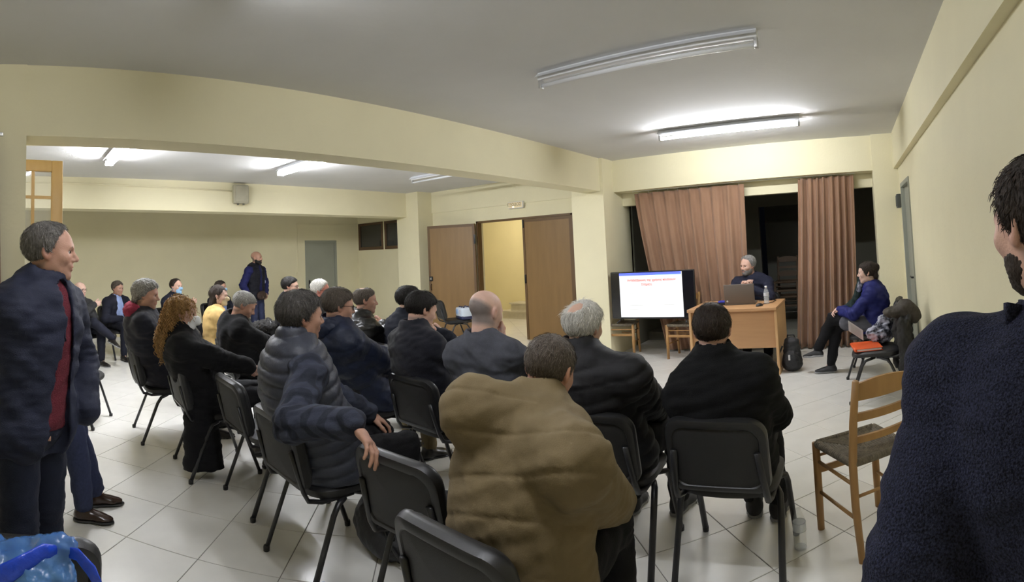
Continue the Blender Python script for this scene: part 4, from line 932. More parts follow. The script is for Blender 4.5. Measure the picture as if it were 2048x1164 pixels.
    if stl != 'none':
        Fh = Field(C-.17*hs, C+.17*hs, hres); hd.cran(Fh, 0); L = region(Fh, None); d = Fh.D.ravel().astype(float)
        line = {'short': ([-.12,-.06,-.02,.0,.012,.03,.055,.08,.1],[-.07,-.066,-.05,-.02,.0,.03,.052,.066,.078]), 'recede': ([-.12,-.06,-.02,.0,.012,.03,.045,.06,.1],[-.07,-.066,-.05,-.02,.0,.035,.075,.098,.115]),
                'long': ([-.12,-.06,-.03,.0,.02,.04,.06,.08,.1],[-.12,-.12,-.12,-.10,-.06,.02,.052,.07,.08])}[hr_.get('line', 'short' if stl != 'long' else 'long')]
        hz = np.interp(L[:,1], line[0], line[1])+.006*np.sin(L[:,0]*90); hz = hz+.004*np.sin(L[:,0]*210+L[:,1]*130); tt = np.clip((L[:,2]-hz)/np.where(L[:,1] < .0, .055, .03), 0, 1); tk = hr_['t']*(tt*(2-tt)*.9+.1); cutd = (hz-L[:,2])*.8*hs
        if hr_.get('spot'):                       # bald crown
            c, r = hr_['spot']; q_ = np.linalg.norm((L-np.array(c))*np.array((1,1,.8)), axis=1)+.004*np.sin(L[:,0]*160)*np.sin(L[:,1]*140); tk = tk*np.clip((q_-r+.004)/.022, .0, 1)-.003*(q_ < r-.004)
        if hr_.get('ring'):                       # bald top, hair only round the sides
            q_ = hr_['ring']-.55*L[:,1]-L[:,2]; tk = tk*np.clip(q_/.03, 0, 1)-.003*(q_ < 0)

        d = np.maximum(d-tk*hs, cutd)
        Fh.D = d.reshape(Fh.n).astype(F4); ext = hr_.get('ext')
        for p in (ext or []): getattr(hd, p[0])(Fh, *p[1:])
        V, Q = Fh.net()
        if len(V):
            N_ = vnormals(V, Q); V = V+N_*((wob(V-C, .03*hs, 3, 9)*.5+wob(V-C, .012*hs, 5, 9)*.5)*hr_.get('rough', .0022))[:,None]
            Lv = hd.local(V); Nl = N_@Rh; rg = np.random.default_rng(int(abs(Cw[0]*100))+3); K = np.array((.008,-.055,.11)); dl = Lv-K; dl[:,1] -= .02
            cb = np.array(hr_.get('comb', (.25,.6,-.15))); fr = np.clip((Lv[:,1]-.0)/.06, 0, 1)*np.clip(Lv[:,2]/.05, 0, 1); dl = dl/np.maximum(np.linalg.norm(dl, axis=1), .02)[:,None]*(1-fr[:,None])+cb*fr[:,None]
            hz = np.interp(Lv[:,1], line[0], line[1]); up_ = np.clip((Lv[:,2]-hz)/.03, 0, 1); ln = hr_.get('len', min(.05, .012+hr_['t']*1.4))*(.35+.65*up_)*hs
            ok = np.where(np.einsum('ij,ij->i', Lv-np.array((0,-.01,.03)), Nl) > .02)[0]; tl_ = np.interp(np.linalg.norm((Lv-np.array((0,-.014,.036)))/np.array((.074,.098,.083)), axis=1), [1.0,1.035], [0,1]); ok = ok[rg.random(len(ok)) < tl_[ok]]
            n_ = int(hr_.get('n', 2300 if hres < .0052 else 1500 if hres < .0056 else 700)*strands)
            if len(ok): V, Q, T_ = add_strands(V, Q, N_, dl@Rh.T, ln, rg.choice(ok, n_), .0022+hr_['t']*.10, (.0011 if hres < .0052 else .0017)*hr_.get('wd', 1.0), rg)
            else: T_ = np.ones((len(V), 4))
            ho = kid('hair', V, Q, hr_['mat']); tintcol(ho.data, T_)
    if stl != 'none' or hr_.get('brow') or hr_.get('ring') is not None:
        for q in (-1, 1):
            Fb = Field(hd.w((q*.031,.09,.024))-.035*hs, hd.w((q*.031,.09,.024))+.035*hs, min(hres, .004)); hd.c(Fb, (q*.014,.0955,.0215), (q*.034,.093,.0265), .0042, .004, .0); hd.c(Fb, (q*.034,.093,.0265), (q*.051,.078,.0205), .004, .0026, .002)
            V, Q = Fb.net()
            if len(V): tintcol(kid('eyebrow', V, Q, hr_.get('browmat', hr_['mat'])).data, np.ones((len(V), 4)))
    if hr_.get('beard'):
        bt = hr_['beard']; Fb = hd.field(.04); s_ = hd
        hd.e(Fb, (0,.028,-.03), (.058+bt,.064+bt,.08+bt), .03); hd.e(Fb, (0,.056,-.09), (.034+bt,.036+bt,.03+bt), .03); hd.e(Fb, (0,.092,-.053), (.024,.014,.014), .01)
        for q in (-1,1): hd.e(Fb, (q*.046,.012,-.062), (.016+bt,.034+bt,.028+bt), .03)
        L = region(Fb, None); d = np.maximum(Fb.D.ravel(), (L[:,2]-np.interp(L[:,1], [-.02,.01,.05,.08,.095,.12], [.0,-.01,-.045,-.048,-.038,-.04]))*hs); d = np.maximum(d, (-.01-L[:,1])*hs)
        d = np.maximum(d, -(np.sqrt((L[:,0]/.02)**2+((L[:,2]+.062)/.008)**2)-1)*.008*hs*(L[:,1] > .07)-(L[:,1] <= .07)*1.0)
        Fb.D = d.reshape(Fb.n).astype(F4); V, Q = Fb.net()
        if len(V): tintcol(kid('beard', V+vnormals(V, Q)*(wob(V-C, .012, 5, 9)*.0012)[:,None], Q, hr_.get('beardmat', hr_['mat'])).data, np.ones((len(V), 4)))
    # ---- garment
    tl = [p+np.zeros(3) for p in sp]; down = cl['down']; seated = hip[2] < .8; lows = [H-(sp[1]-H)/np.linalg.norm(sp[1]-H)*(.05+down)]
    allp = [base+.1, base-.2, shL, shR, A['L']['e'], A['R']['e'], A['L']['w'], A['R']['w'], H-.26, H+.26, lows[0], C-.05]+[np.array(p) for p in cl.get('bounds', [])]
    mg = .16+T; J = Field(np.min(allp, 0)-mg*.9, np.max(allp, 0)+mg*.9, res)
    Wj = [(a+T*1.1, b+T*1.1) for a, b in W]; rgt = bl((1,0,0))
    J.band(lows[0], H, rgt, (Wj[0][0]*cl.get('flare', 1.0), Wj[0][1]*cl.get('flare', 1.0)), Wj[0], .04, ex=2.0)
    for i in range(5):
        wi, wj = Wj[i], Wj[i+1]
        if i == 4: wj = (W[5][0]+T, W[5][1]+T)
        J.band(sp[i], sp[i+1], Sh*(i/5)+rgt*(1-i/5), wi, wj, .04)
    if cl.get('belly'): J.ell(bez(.3)+bl((0,.06*dep,0)), [Wj[1][0]*.95, cl['belly'], .15], B.T, .06)
    hem = cl.get('hem', .085 if seated else .13)
    if bust: J.ell(bez(.68)+bl((0,.07,0)), [.14, .085, .075], B.T, .05)
    for fn in cl.get('add', []): fn(J, dict(H=H, base=base, sp=sp, bl=bl, B=B, C=C, Rh=Rh, A=A, LG=LG, Sh=Sh, shL=shL, shR=shR, hd=hd, root=root))
    def sleeve(J, g):
        r = g.get('r', (.056,.049,.043,.035)); r = [q*sz+T for q in r]
        for sd in 'LR':
            a = A[sd]; ins = a['s']+(shc-a['s'])*.45; J.cone(base*.55+a['s']*.45-spine_n*.03, a['s'], r[0]*.95, r[0]*1.02, .05); J.cone(ins, a['s'], r[0]*1.0, r[0]*1.02, .05); J.cone(a['s'], a['e'], r[0], r[1]*1.02, g.get('k', .028)); J.cone(a['e'], a['w']-(a['w']-a['e'])*.03, r[1], r[3], g.get('k', .028)*.7)
    if sleeves is None: sleeve(J, cl)
    else: J.ell(shL+(shc-shL)*.25, [.06,.06,.06], None, .05); J.ell(shR+(shc-shR)*.25, [.06,.06,.06], None, .05)
    nd = (neck-base); nd /= np.linalg.norm(nd)
    def collar_of(J, kind):
        b0 = base-nd*.03+bl((0,.008,0))
        if kind == 'stand': J.cone(b0, b0+nd*(.078*sz), .094*sz+T*.5, .087*sz+T*.4, .03); J.cone(b0+nd*.05, b0+nd*.2, .067*sz, .072*sz, .006, 's')
        elif kind == 'high': J.cone(b0, b0+nd*(.10*sz), .092*sz+T*.4, .083*sz+T*.4, .025); J.cone(b0+nd*.068, b0+nd*.24, .064*sz, .068*sz, .006, 's')
        elif kind == 'low': J.cone(b0, b0+nd*(.045*sz), .088*sz+T*.4, .082*sz+T*.4, .03); J.cone(b0+nd*.03, b0+nd*.2, .062*sz, .07*sz, .006, 's')
        elif kind == 'hood':
            J.ell(b0+bl((0,-.085*sz,.03)), [.13*sz,.06*sz,.075*sz], B.T, .04); J.cone(b0, b0+nd*.07, .092*sz+T*.5, .088*sz+T*.4, .03); J.cone(b0+nd*.045, b0+nd*.2, .07*sz, .08*sz, .01, 's')
    collar_of(J, collar)
    def finish(J, nm, m, style, amp, seed):
        V, Q = J.net(); V = relax(V, Q, 1, .4); N_ = vnormals(V, Q)
        d = wob(V, .16, seed, 7, (1,1,1.9))*amp+wob(V, .06, seed+1, 7, (.8,.8,1.7))*amp*.35
        # sleeve folds bunch at the elbow
        for sd in 'LR':
            a = A[sd]; r = np.linalg.norm(V-a['e'], axis=1); ax = (a['w']-a['s']); ax /= np.linalg.norm(ax)
            d += np.exp(-(r/.10)**2)*np.sin((V-a['e'])@ax*(6.28/.035)+wob(V, .1, 9)*2)*amp*.55
        if style in ('puffer', 'quilt'):
            n = spine_n; pit = cl.get('pitch', .058); s0 = (V-H)@n; dt = np.min([np.linalg.norm(np.cross(V-H, n), axis=1)], 0)
            arm = np.full(len(V), 9.); sa = np.zeros(len(V))
            for sd in 'LR':
                a = A[sd]; acc = 0
                for p, q in ((a['s'], a['e']), (a['e'], a['w'])):
                    ba = q-p; L2 = ba@ba; t = np.clip((V-p)@ba/L2, 0, 1); dd = np.linalg.norm(V-p-t[:,None]*ba, axis=1); mk = dd < arm; arm[mk] = dd[mk]; sa[mk] = (acc+t[mk]*math.sqrt(L2)); acc += math.sqrt(L2)
            use = (arm < .105*sz) & (sleeves is None); sc_ = np.where(use, sa, s0+wob(V, .4, 4)*.006)
            ph = np.abs(np.sin(PI*sc_/pit)); d = d*.6+(np.sqrt(ph)-.75)*cl.get('puff', .013)
        if cl.get('seams'):
            for fn in cl['seams']: d -= fn(V, bez, H, B, spine_n, Sh, base)
        return kid(nm, V+N_*d[:,None], Q, m)
    if seated: J.slab((0,0,-1), H-np.array((0,0,hem)))
    else: hn = (sp[1]-H)/np.linalg.norm(sp[1]-H); J.slab(-hn, H-hn*hem)
    for fn in cl.get('late', []): fn(J, dict(H=H, base=base, sp=sp, bl=bl, B=B, C=C, Rh=Rh, A=A, LG=LG, Sh=Sh, hd=hd, root=root))
    finish(J, cl['name'], cl['mat'], cl['style'], cl['amp'], cl.get('seed', 1))
    if sleeves is not None:
        J2 = Field(np.min([shL, shR, A['L']['e'], A['R']['e'], A['L']['w'], A['R']['w']], 0)-.14, np.max([shL, shR, A['L']['e'], A['R']['e'], A['L']['w'], A['R']['w']], 0)+.14, res)
        T_ = T; T = sleeves.get('t', .012); sleeve(J2, sleeves); T = T_
        finish(J2, 'shirt', sleeves['mat'], 'plain', sleeves.get('amp', .006), 5)
    # ---- trousers
    tr = dict(mat=None, t=.018); tr.update(trousers or {}); t_ = tr['t']
    pts = [H, *(LG[s_][q] for s_ in 'LR' for q in 'hka')]; Tf = Field(np.min(pts, 0)-.2, np.max(pts, 0)+.2, res*1.6)
    Tf.band(H+np.array((0,0,.03 if seated else -.03)), sp[1], rgt, (W[0][0]+.012, W[0][1]+.01), (W[1][0]+.004, W[1][1]+.004), .03)
    for sd in 'LR':
        g = LG[sd]; an = g['a']+(g['k']-g['a'])*.06
        Tf.cone(g['h'], g['k'], .085*sz*(.6+.4*wid)+t_*.6, .058*sz+t_*.6, .04); Tf.cone(g['k'], g['k']+(g['a']-g['k'])*.35, .058*sz+t_*.6, .056*sz+t_*.6, .02); Tf.cone(g['k']+(g['a']-g['k'])*.35, an, .056*sz+t_*.6, .044*sz+t_*tr.get('hem', .8), .02)
    if seated: Tf.slab((0,0,-1), H-np.array((0,0,.082))) if tr.get('cut') else None
    V, Q = Tf.net(); V = relax(V, Q, 1, .4); d = wob(V, .13, 11)*.006+wob(V, .05, 12)*.0025
    for sd in 'LR':
        g = LG[sd]; r = np.linalg.norm(V-g['k'], axis=1); d += np.exp(-(r/.11)**2)*np.sin((V-g['k'])[:,2]*(6.28/.04)+wob(V, .1, 3)*2)*.004
    kid('trousers', V+vnormals(V, Q)*d[:,None], Q, tr['mat'])
    # ---- shoes
    sh = shoes or M_SHOEB; so = sole or M_SOLED
    for sd in 'LR':
        g = LG[sd]; up = g['up']/np.linalg.norm(g['up']); fw = g['toe']-up*(g['toe']@up); fw /= np.linalg.norm(fw); rt = np.cross(fw, up); Rm = np.array([rt, fw, up]); a = g['a']; zb = -.083
        Wd = lambda x, y, z: a+rt*x*sz+fw*y*sz+up*z*sz
        Fs = Field(a-.26*sz, a+.26*sz, max(res*.95, .009)); Fs.cone(Wd(0,-.012,.035), Wd(0,-.012,-.03), .044*sz, .043*sz, .01); Fs.ell(Wd(0,-.02,-.05), [.042*sz,.055*sz,.042*sz], Rm, .02); Fs.band(Wd(0,.0,-.035), Wd(0,.10,-.055), rt, (.040*sz,.040*sz), (.046*sz,.030*sz), .03); Fs.ell(Wd(0,.125,-.062), [.045*sz,.07*sz,.024*sz], Rm, .025)
        Fs.slab(-up, Wd(0,0,zb+.012)); V, Q = Fs.net(); V = relax(V, Q, 1, .3); kid('shoe', V, Q, sh)
        Fo = Field(a-.26*sz, a+.26*sz, .013); Fo.ell(Wd(0,-.02,-.07), [.046*sz,.06*sz,.05*sz], Rm, .02); Fo.band(Wd(0,.0,-.07), Wd(0,.12,-.07), rt, (.040*sz,.05*sz), (.049*sz,.05*sz), .02); Fo.ell(Wd(0,.13,-.07), [.047*sz,.07*sz,.05*sz], Rm, .02)
        Fo.slab(-up, Wd(0,0,zb)); Fo.slab(up, Wd(0,0,zb+.016)); V, Q = Fo.net(); kid('sole', V, Q, so)
    ctx = dict(body=body, hd=hd, C=C, Rh=Rh, A=A, LG=LG, root=root, bl=bl, B=B, H=H, base=base, sp=sp, bez=bez, kid=kid, res=res, hres=hres, hs=hs, sz=sz, Sh=Sh, J=J, neck=neck, shL=shL, shR=shR, W=W, T=T)
    for fn in (extra or []): fn(ctx)
    PEOPLE.append(body); return ctx
# ---- extras worn on the head
def mask(m, cone_=False):
    def f(c):
        hd = c['hd']; F = hd.field(.05); t = .007
        hd.e(F, (0,.028,-.03), (.058+t,.066+t,.08+t), .03); hd.e(F, (0,.066,-.09), (.036+t,.034+t,.03+t), .03); hd.c(F, (0,.09,.0), (0,.114,-.03), .013+t, .017+t, .02)
        if cone_: hd.c(F, (0,.09,-.03), (0,.125,-.055), .04, .02, .03)
        X, Y, Z = np.meshgrid(*F.ax, indexing='ij'); L = hd.local(np.stack([X.ravel(), Y.ravel(), Z.ravel()], 1)); d = F.D.ravel()
        for a in ((L[:,2]-(-.004+.0*L[:,1])), (-.115-L[:,2]), (.035-L[:,1])): d = np.maximum(d, a*hd.s)
        F.D = d.reshape(F.n).astype(F4); V, Q = F.net(); c['kid']('face_mask', V, Q, m)
        for q in (-1, 1):
            for z0, z1 in ((-.012,.012),(-.085,-.02)):
                G().tube([hd.w((q*.054,.036,z0)), hd.w((q*.074,.01,(z0+z1)/2)), hd.w((q*.083,-.016,z1))], .0016*hd.s, 6).build('mask_strap', m, c['body'], True)
    return f
def glasses(c):
    hd = c['hd']; g = G()
    for q in (-1, 1):
        pts = [hd.w((q*(.033+.024*math.cos(a)), .106-.012*(abs(math.cos(a))*.5+.5)*(1 if math.cos(a)>0 else .3), .004+.017*math.sin(a))) for a in np.linspace(0, 2*PI, 17)]
        g.tube(pts, .0022*hd.s, 6); g.tube([hd.w((q*.057,.095,.010)), hd.w((q*.078,.06,.012)), hd.w((q*.083,-.004,.010)), hd.w((q*.081,-.02,-.008))], .002*hd.s, 6)
    g.tube([hd.w((-.010,.113,.008)), hd.w((0,.118,.011)), hd.w((.010,.113,.008))], .0018*hd.s, 6)
    g.build('glasses', M_SPEC, c['body'], True)
# ------------------------------------------------------------------ the people
def plaid(name, base, c1, c2, s=.045):
    m = mat(name, base, .85, bump=.2, bscale=220, spec=.25); N, L, P = nodes_of(m)
    tc = N.new('ShaderNodeTexCoord'); out = None
    for ax, rot_ in ((0, .25), (1, .0)):
        mp = N.new('ShaderNodeMapping'); mp.inputs['Rotation'].default_value = (.3*ax, .5, rot_+.2*ax); L.new(tc.outputs['Object'], mp.inputs['Vector'])
        wv = N.new('ShaderNodeTexWave'); wv.inputs['Scale'].default_value = .31/s; wv.inputs['Distortion'].default_value = .3; wv.bands_direction = 'XZ'[ax]; L.new(mp.outputs['Vector'], wv.inputs['Vector'])
        r = N.new('ShaderNodeValToRGB'); r.color_ramp.elements[0].position = .55; r.color_ramp.elements[1].position = .75; r.color_ramp.elements[0].color = (*(out is None and base or (1,1,1)), 1); r.color_ramp.elements[1].color = (*((c1, c2)[ax]), 1); L.new(wv.outputs['Fac'], r.inputs['Fac'])
        if out is None: out = r.outputs['Color']
        else:
            mx = N.new('ShaderNodeMix'); mx.data_type = 'RGBA'; mx.inputs[0].default_value = .5; mx.blend_type = 'MULTIPLY'; L.new(out, mx.inputs[6]); L.new(r.outputs['Color'], mx.inputs[7]); out = mx.outputs[2]
    L.new(out, P.inputs['Base Color']); return m
C_NAVYJ = cloth('navy_blouson_cloth', S(33,37,55), .7, vs=6); C_MAROON = cloth('maroon_knit', S(92,34,44), .9, bump=.5, bs=160); C_NAVYT = cloth('dark_navy_trouser_cloth', S(27,31,46), .8)
C_VEST = cloth('slate_puffer_nylon', S(50,53,64), .5, var=.1, bump=.12, bs=90, spec=.4); C_PLAID = plaid('dark_checked_flannel', S(52,56,70), S(37,40,51), (.62,.62,.64), .05); C_BLACKT = cloth('black_trouser_cloth', S(17,17,20), .85)
C_PARKA = cloth('navy_parka_nylon', S(28,36,58), .55, var=.12, bump=.15, bs=80, spec=.35); C_LEATHER = cloth('black_leather', S(26,26,26), .32, var=.15, bump=.25, bs=60, spec=.5); C_YOUNG = cloth('dark_blue_pullover', S(24,27,38), .85)
C_DARKJ = cloth('blue_black_jacket_cloth', S(23,24,34), .85, sheen=.1); C_GREYS = cloth('charcoal_denim_shirt', S(72,74,82), .9, var=.14, vs=40, bump=.2, bs=260); C_OLIVE = cloth('olive_coat_cloth', S(112,98,72), .85, var=.1, vs=9, bump=.15, bs=260)
C_BPUFF = cloth('black_puffer_nylon', S(19,19,23), .7, bump=.1, bs=80, spec=.35); C_FLEECE = cloth('black_fleece', S(15,16,18), .95, bump=.3, bs=300); C_SPK = cloth('dark_navy_shirt_cloth', S(26,28,44), .8)
C_KNIT = mat('navy_melange_knit', S(13,14,24), .95, col2=S(42,45,64), vscale=300, contrast=.14, bump=.5, bscale=260, spec=.2); C_COATB = cloth('black_wool_coat', S(14,14,17), .95, sheen=.05); C_JEANB = cloth('blue_denim', S(46,52,78), .85, vs=60); C_JEANL = cloth('light_blue_denim', S(98,116,152), .85, vs=40)
C_DGREY = cloth('dark_grey_jacket_cloth', S(46,46,47), .8); C_SUIT = cloth('dark_suit_cloth', S(24,26,38), .8); C_LBLUE = cloth('pale_blue_shirt_cloth', S(148,166,208), .8); C_YELL = cloth('yellow_jacket_cloth', S(208,176,116), .85); C_REDH = cloth('dark_red_hood_cloth', S(126,42,60), .9)
C_BLUEJ = cloth('royal_blue_jacket_cloth', S(24,30,92), .6, var=.12); C_GREENJ = cloth('dark_green_jacket_cloth', S(22,38,36), .7); C_GREYSK = cloth('grey_skirt_cloth', S(84,84,90), .85); C_BLKVEST = cloth('black_vest_cloth', S(18,19,28), .75); C_BLUESW = cloth('blue_sweat_cloth', S(30,33,80), .8); C_WHITEST = cloth('white_stripe_cloth', S(190,196,225), .8); C_FUR = mat('black_fur', S(14,14,14), .9, col2=S(44,42,40), vscale=90, bump=.8, bscale=120); C_CUFF = mat('grey_fur', S(70,66,62), .9, col2=S(120,114,108), vscale=90, bump=.8, bscale=120)
def hp_(ch, x=0, y=-.085, z=.535):
    y = max(y, -.03); o = CH[ch]; R = rotm(-math.degrees(o.rotation_euler.z)); p = R@np.array((x, y, 0)); return (o.location.x+p[0], o.location.y+p[1], z)
def hp2(ch, head, h, back=.04, z=.535):
    """hip below the head; moves the chair under it"""
    R = rotm(h); p = np.array(head)-R@np.array((0, back, 0)); c = p+R@np.array((0, .085, 0)); o = CH[ch]; o.location = (c[0], c[1], 0); o.rotation_euler = (0,0,-math.radians(h)); return (p[0], p[1], z)
def groove(s0, wd=.007, dp=.007, back=True, slope=0):
    def f(V, bez, H, B, n, Sh, base):
        p = V-H; s_ = p@n; x = p@Sh; y = p@B[:,1]; m = (y-(bez(.5)-H)@B[:,1]*np.clip(s_/.5, 0, 1.2) < .03) if back else 1
        return np.exp(-((s_-s0-slope*x)/wd)**2)*dp*m
    return f
def front_open(w0=.03, w1=.10, off=0, dep=.05, top=1.0, bot=-.2):
    """cut the jacket front open from collar to hem"""
    def f(J, c):
        sp, bl = c['sp'], c['bl']; up = (sp[4]-sp[0])/np.linalg.norm(sp[4]-sp[0]); a = c['base']+bl((off*.3,.11,.03)); b = c['H']-up*.2+bl((off,.17,0))
        J.band(a, (a+b)/2, bl((1,0,0)), (w0,.07), ((w0+w1)/2,.06), 0, 's'); J.band((a+b)/2, b, bl((1,0,0)), ((w0+w1)/2,.06), (w1,.06), 0, 's')
    return f
def undershirt(m, nm='sweater', T=.012, coll=None, colm=None):
    def f(c):
        sp, W, bl, B = c['sp'], c['W'], c['bl'], c['B']; F = Field(np.min(sp, 0)-.3, np.max(sp, 0)+.25, c['res']); g = c['bl']((1,0,0))
        for i in range(5): F.band(sp[i], sp[i+1], c['Sh']*(i/5)+g*(1-i/5), (W[i][0]+T*.6, W[i][1]+T), (W[i+1][0]+T*.6, W[i+1][1]+T), .04)
        nd = c['neck']-c['base']; nd /= np.linalg.norm(nd); F.cone(c['base']-nd*.03+bl((0,.012,0)), c['base']+nd*.06+bl((0,.012,0)), .078*c['sz'], .066*c['sz'], .02); F.cone(c['base']+nd*.045, c['base']+nd*.2, .056*c['sz'], .07*c['sz'], .004, 's')
        if F: F.slab((0,0,-1), c['H']-np.array((0,0,.06)))
        V, Q = F.net(); V = relax(V, Q, 1); c['kid'](nm, V+vnormals(V, Q)*(wob(V, .09, 6)*.004)[:,None], Q, m)
        if coll:
            F = Field(c['base']-.16, c['base']+.2, .007); 
            for q in (-1, 1): F.band(c['base']+nd*.055+bl((q*.045,.045,0)), c['base']+nd*.0+bl((q*.04,.095,-.02)), bl((1,.3*q,0)), (.02,.006), (.026,.006), .0)
            V, Q = F.net(); c['kid']('shirt_collar', V, Q, coll) if len(V) else None
    return f
def lump(nm, m, prims, h=None, disp=.006, sc=.06, seed=3, frame='body', cut=None):
    """extra piece worn by the person, built from ellipsoids / cones in the body or head frame"""
    def f(c):
        P = (lambda p: c['bl'](p)) if frame == 'body' else (lambda p: c['hd'].w(p)); k = 1.0 if frame == 'body' else c['hs']; B = c['B'] if frame == 'body' else c['Rh']; hh = h or c['res']
        pts = []
        for p in prims:
            if p[0] == 'e': pts += [P(p[1])-max(p[2])*k, P(p[1])+max(p[2])*k]
            else: pts += [P(p[1])-p[3]*k, P(p[1])+p[3]*k, P(p[2])-p[4]*k, P(p[2])+p[4]*k]
        F = Field(np.min(pts, 0)-.04, np.max(pts, 0)+.04, hh)
        for p in prims:
            if p[0] == 'e': F.ell(P(p[1]), [q*k for q in p[2]], B.T, (p[3] if len(p) > 3 else .02)*k)
            elif p[0] == 'c': F.cone(P(p[1]), P(p[2]), p[3]*k, p[4]*k, (p[5] if len(p) > 5 else .02)*k)
        for q in (cut or []): F.slab(*q)
        V, Q = F.net(); V = relax(V, Q, 1, .3); N_ = vnormals(V, Q); c['kid'](nm, V+N_*(wob(V, sc, seed, 9)*disp+wob(V, sc*.35, seed+1, 9)*disp*.5)[:,None], Q, m)
    return f
def hooded(m, nm='hood'):
    return lump(nm, m, [('e',(0,-.0,.0),(.01,.01,.01))])
def hood_at(m, dy=-.10, dz=.03, r=(.13,.075,.085), nm='hood'):
    def f(c):
        b = c['base']+c['bl']((0,dy,dz)); F = Field(b-.25, b+.25, c['res']); F.ell(b, r, c['B'].T, .02)
        for q in (-1, 1): F.cone(b+c['bl']((q*.08,.03,.02)), c['base']+c['bl']((q*.085,.07,-.0)), .05, .035, .03)
        nd = c['neck']-c['base']; nd /= np.linalg.norm(nd); F.cone(c['base']-nd*.02, c['base']+nd*.2, .062, .075, .02, 's')
        V, Q = F.net(); V = relax(V, Q, 1, .4); V = V+vnormals(V, Q)*(wob(V, .06, 8)*.006+wob(V, .03, 9)*.003)[:,None]; c['kid'](nm, V, Q, m)
    return f
# --- standing man in navy at the left (P1)
h = at_r(99, 505, 2.28)
person('man standing at the left in navy blouson over maroon jumper, hand in pocket', (h.x-.02, h.y-.08, .93), h, by=36, hy=9, hp=2, sz=1.03, wid=1.16, dep=1.15, legs='stand', res=.0085, hres=.0036, jaw=1.12, shw=1.06,
       arms={'R': dict(w=at_r(98,880,2.20), e=(.5,-1,0), n=(-1,.2,0), hide=True, f=(-.3,.2,-1), c=(25,30,20)), 'L': dict(t=(-.20,.16,.90), e=(-1,-.4,0), n=(1,0,0), hide=True)},
       top=dict(mat=C_NAVYJ, t=.034, amp=.008, hem=.17, late=[front_open(.035,.085,.03)], seed=2, flare=1.08), trousers=dict(mat=C_NAVYT, t=.03), shoes=M_SHOEB, hair=dict(style='short', mat=HSALT, t=.011, line='recede', rough=.003, browmat=HDGREY), skin=SK2,
       extra=[undershirt(C_MAROON, 'jumper', .022, C_LBLUE)])
# --- man hidden behind him: jeans and brown shoes
person('man almost hidden behind the standing navy man, only blue jeans and brown shoes showing', (-3.40,.24,.90), tuple(at_r(112,508,3.42)), by=8, hy=5, sz=.94, legs={'L': ((-.09,.14,.49),(-.10,.27,.083),(-.1,1,0)), 'R': ((.09,.14,.49),(.10,.20,.083),(.2,1,0))}, res=.018, hres=.012,
       arms={'L': dict(t=(-.20,-.05,.85), e=(0,-1,0), hide=True), 'R': dict(t=(.18,-.05,.85), e=(0,-1,0), hide=True)}, top=dict(mat=C_DGREY, t=.01), trousers=dict(mat=C_JEANB, t=.03), shoes=M_SHOEBR, hair=dict(mat=HDGREY))
# --- puffer vest and checked shirt (P13)
h = at_r(601, 634, 2.74); hw = at_r(704, 846, 2.14)
person('man in a slate quilted vest and dark checked shirt, hand on the empty chair', hp_('plaid', .0,-.06), h, by=6, hy=10, hp=2, hr=4, sz=1.06, wid=1.22, dep=1.18, slouch=.06, sy=10, res=.0085, hres=.004, jaw=1.15, shw=1.12,
       arms={'R': dict(w=hw, e=(.2,-.9,-.5), fw=tuple(np.array(at_r(752, 902, 2.07))-np.array(hw)), n=(-.05,-.45,-.9), c=(20,26,16), sp=9, th=50), 'L': dict(t=(-.12,.34,.66))},
       top=dict(mat=C_VEST, name='quilted_vest', style='puffer', t=.036, puff=.014, pitch=.062, amp=.006, belly=.17, seed=7), sleeves=dict(mat=C_PLAID, t=.026, amp=.009), trousers=dict(mat=C_BLACKT), hair=dict(style='short', mat=HDGREY, t=.014, rough=.004, len=.04, comb=(.5,-.3,-.5), n=4200, ext=[('e',(0,-.078,-.06),(.048,.026,.03),.02)], browmat=HDGREY), skin=SK2, collar='high')
# --- olive jacket (P19)
h = at_r(1098, 742, 1.93)
person('man in an olive quilted coat leaning forward in the nearest row', hp_('olive', .02,-.05), h, by=-3, hy=-6, hp=22, hr=8, sz=1.04, wid=1.20, dep=1.15, slouch=.09, sy=14, shd=.07, shp=dict(L=at_r(948,820,1.78), R=at_r(1150,925,1.55)), res=.0085, hres=.0047, jaw=1.1, shw=1.10,
       arms={'R': dict(t=(.14,.44,.60), e=(.5,-.6,-1), n=(-.3,0,-1)), 'L': dict(t=(-.10,.52,.64), e=(-1.6,-.2,.2), n=(.3,0,-1))},
       top=dict(mat=C_OLIVE, name='coat', t=.042, k=.012, amp=.006, seed=13, down=.03, add=[lambda J, c: [J.cone(c['base']-np.array((0,0,.05)), c[k]-np.array((0,0,.005)), .085, .09, .05) for k in ('shL','shR')]+[J.ell((c['base']+c['shL'])/2+np.array((0,0,.035)), [.11,.08,.065], c['B'].T, .05)]], seams=[groove(.50,.006,.005,slope=.08), groove(.38,.006,.005,slope=.10), groove(.26,.006,.005,slope=.12), groove(.15,.006,.005,slope=.10)]), trousers=dict(mat=C_BLACKT), hair=dict(style='short', mat=HBUZZ, t=.006, rough=.002), skin=SK2, collar='high', extra=[lambda c: (lambda q, n: G().tube([q-n*.01, q+n*.035, q+n*.06], [.098,.102,.088], 22).build('coat_collar', C_OLIVE, c['body'], True))(c['base'], (c['neck']-c['base'])/np.linalg.norm(c['neck']-c['base']))])
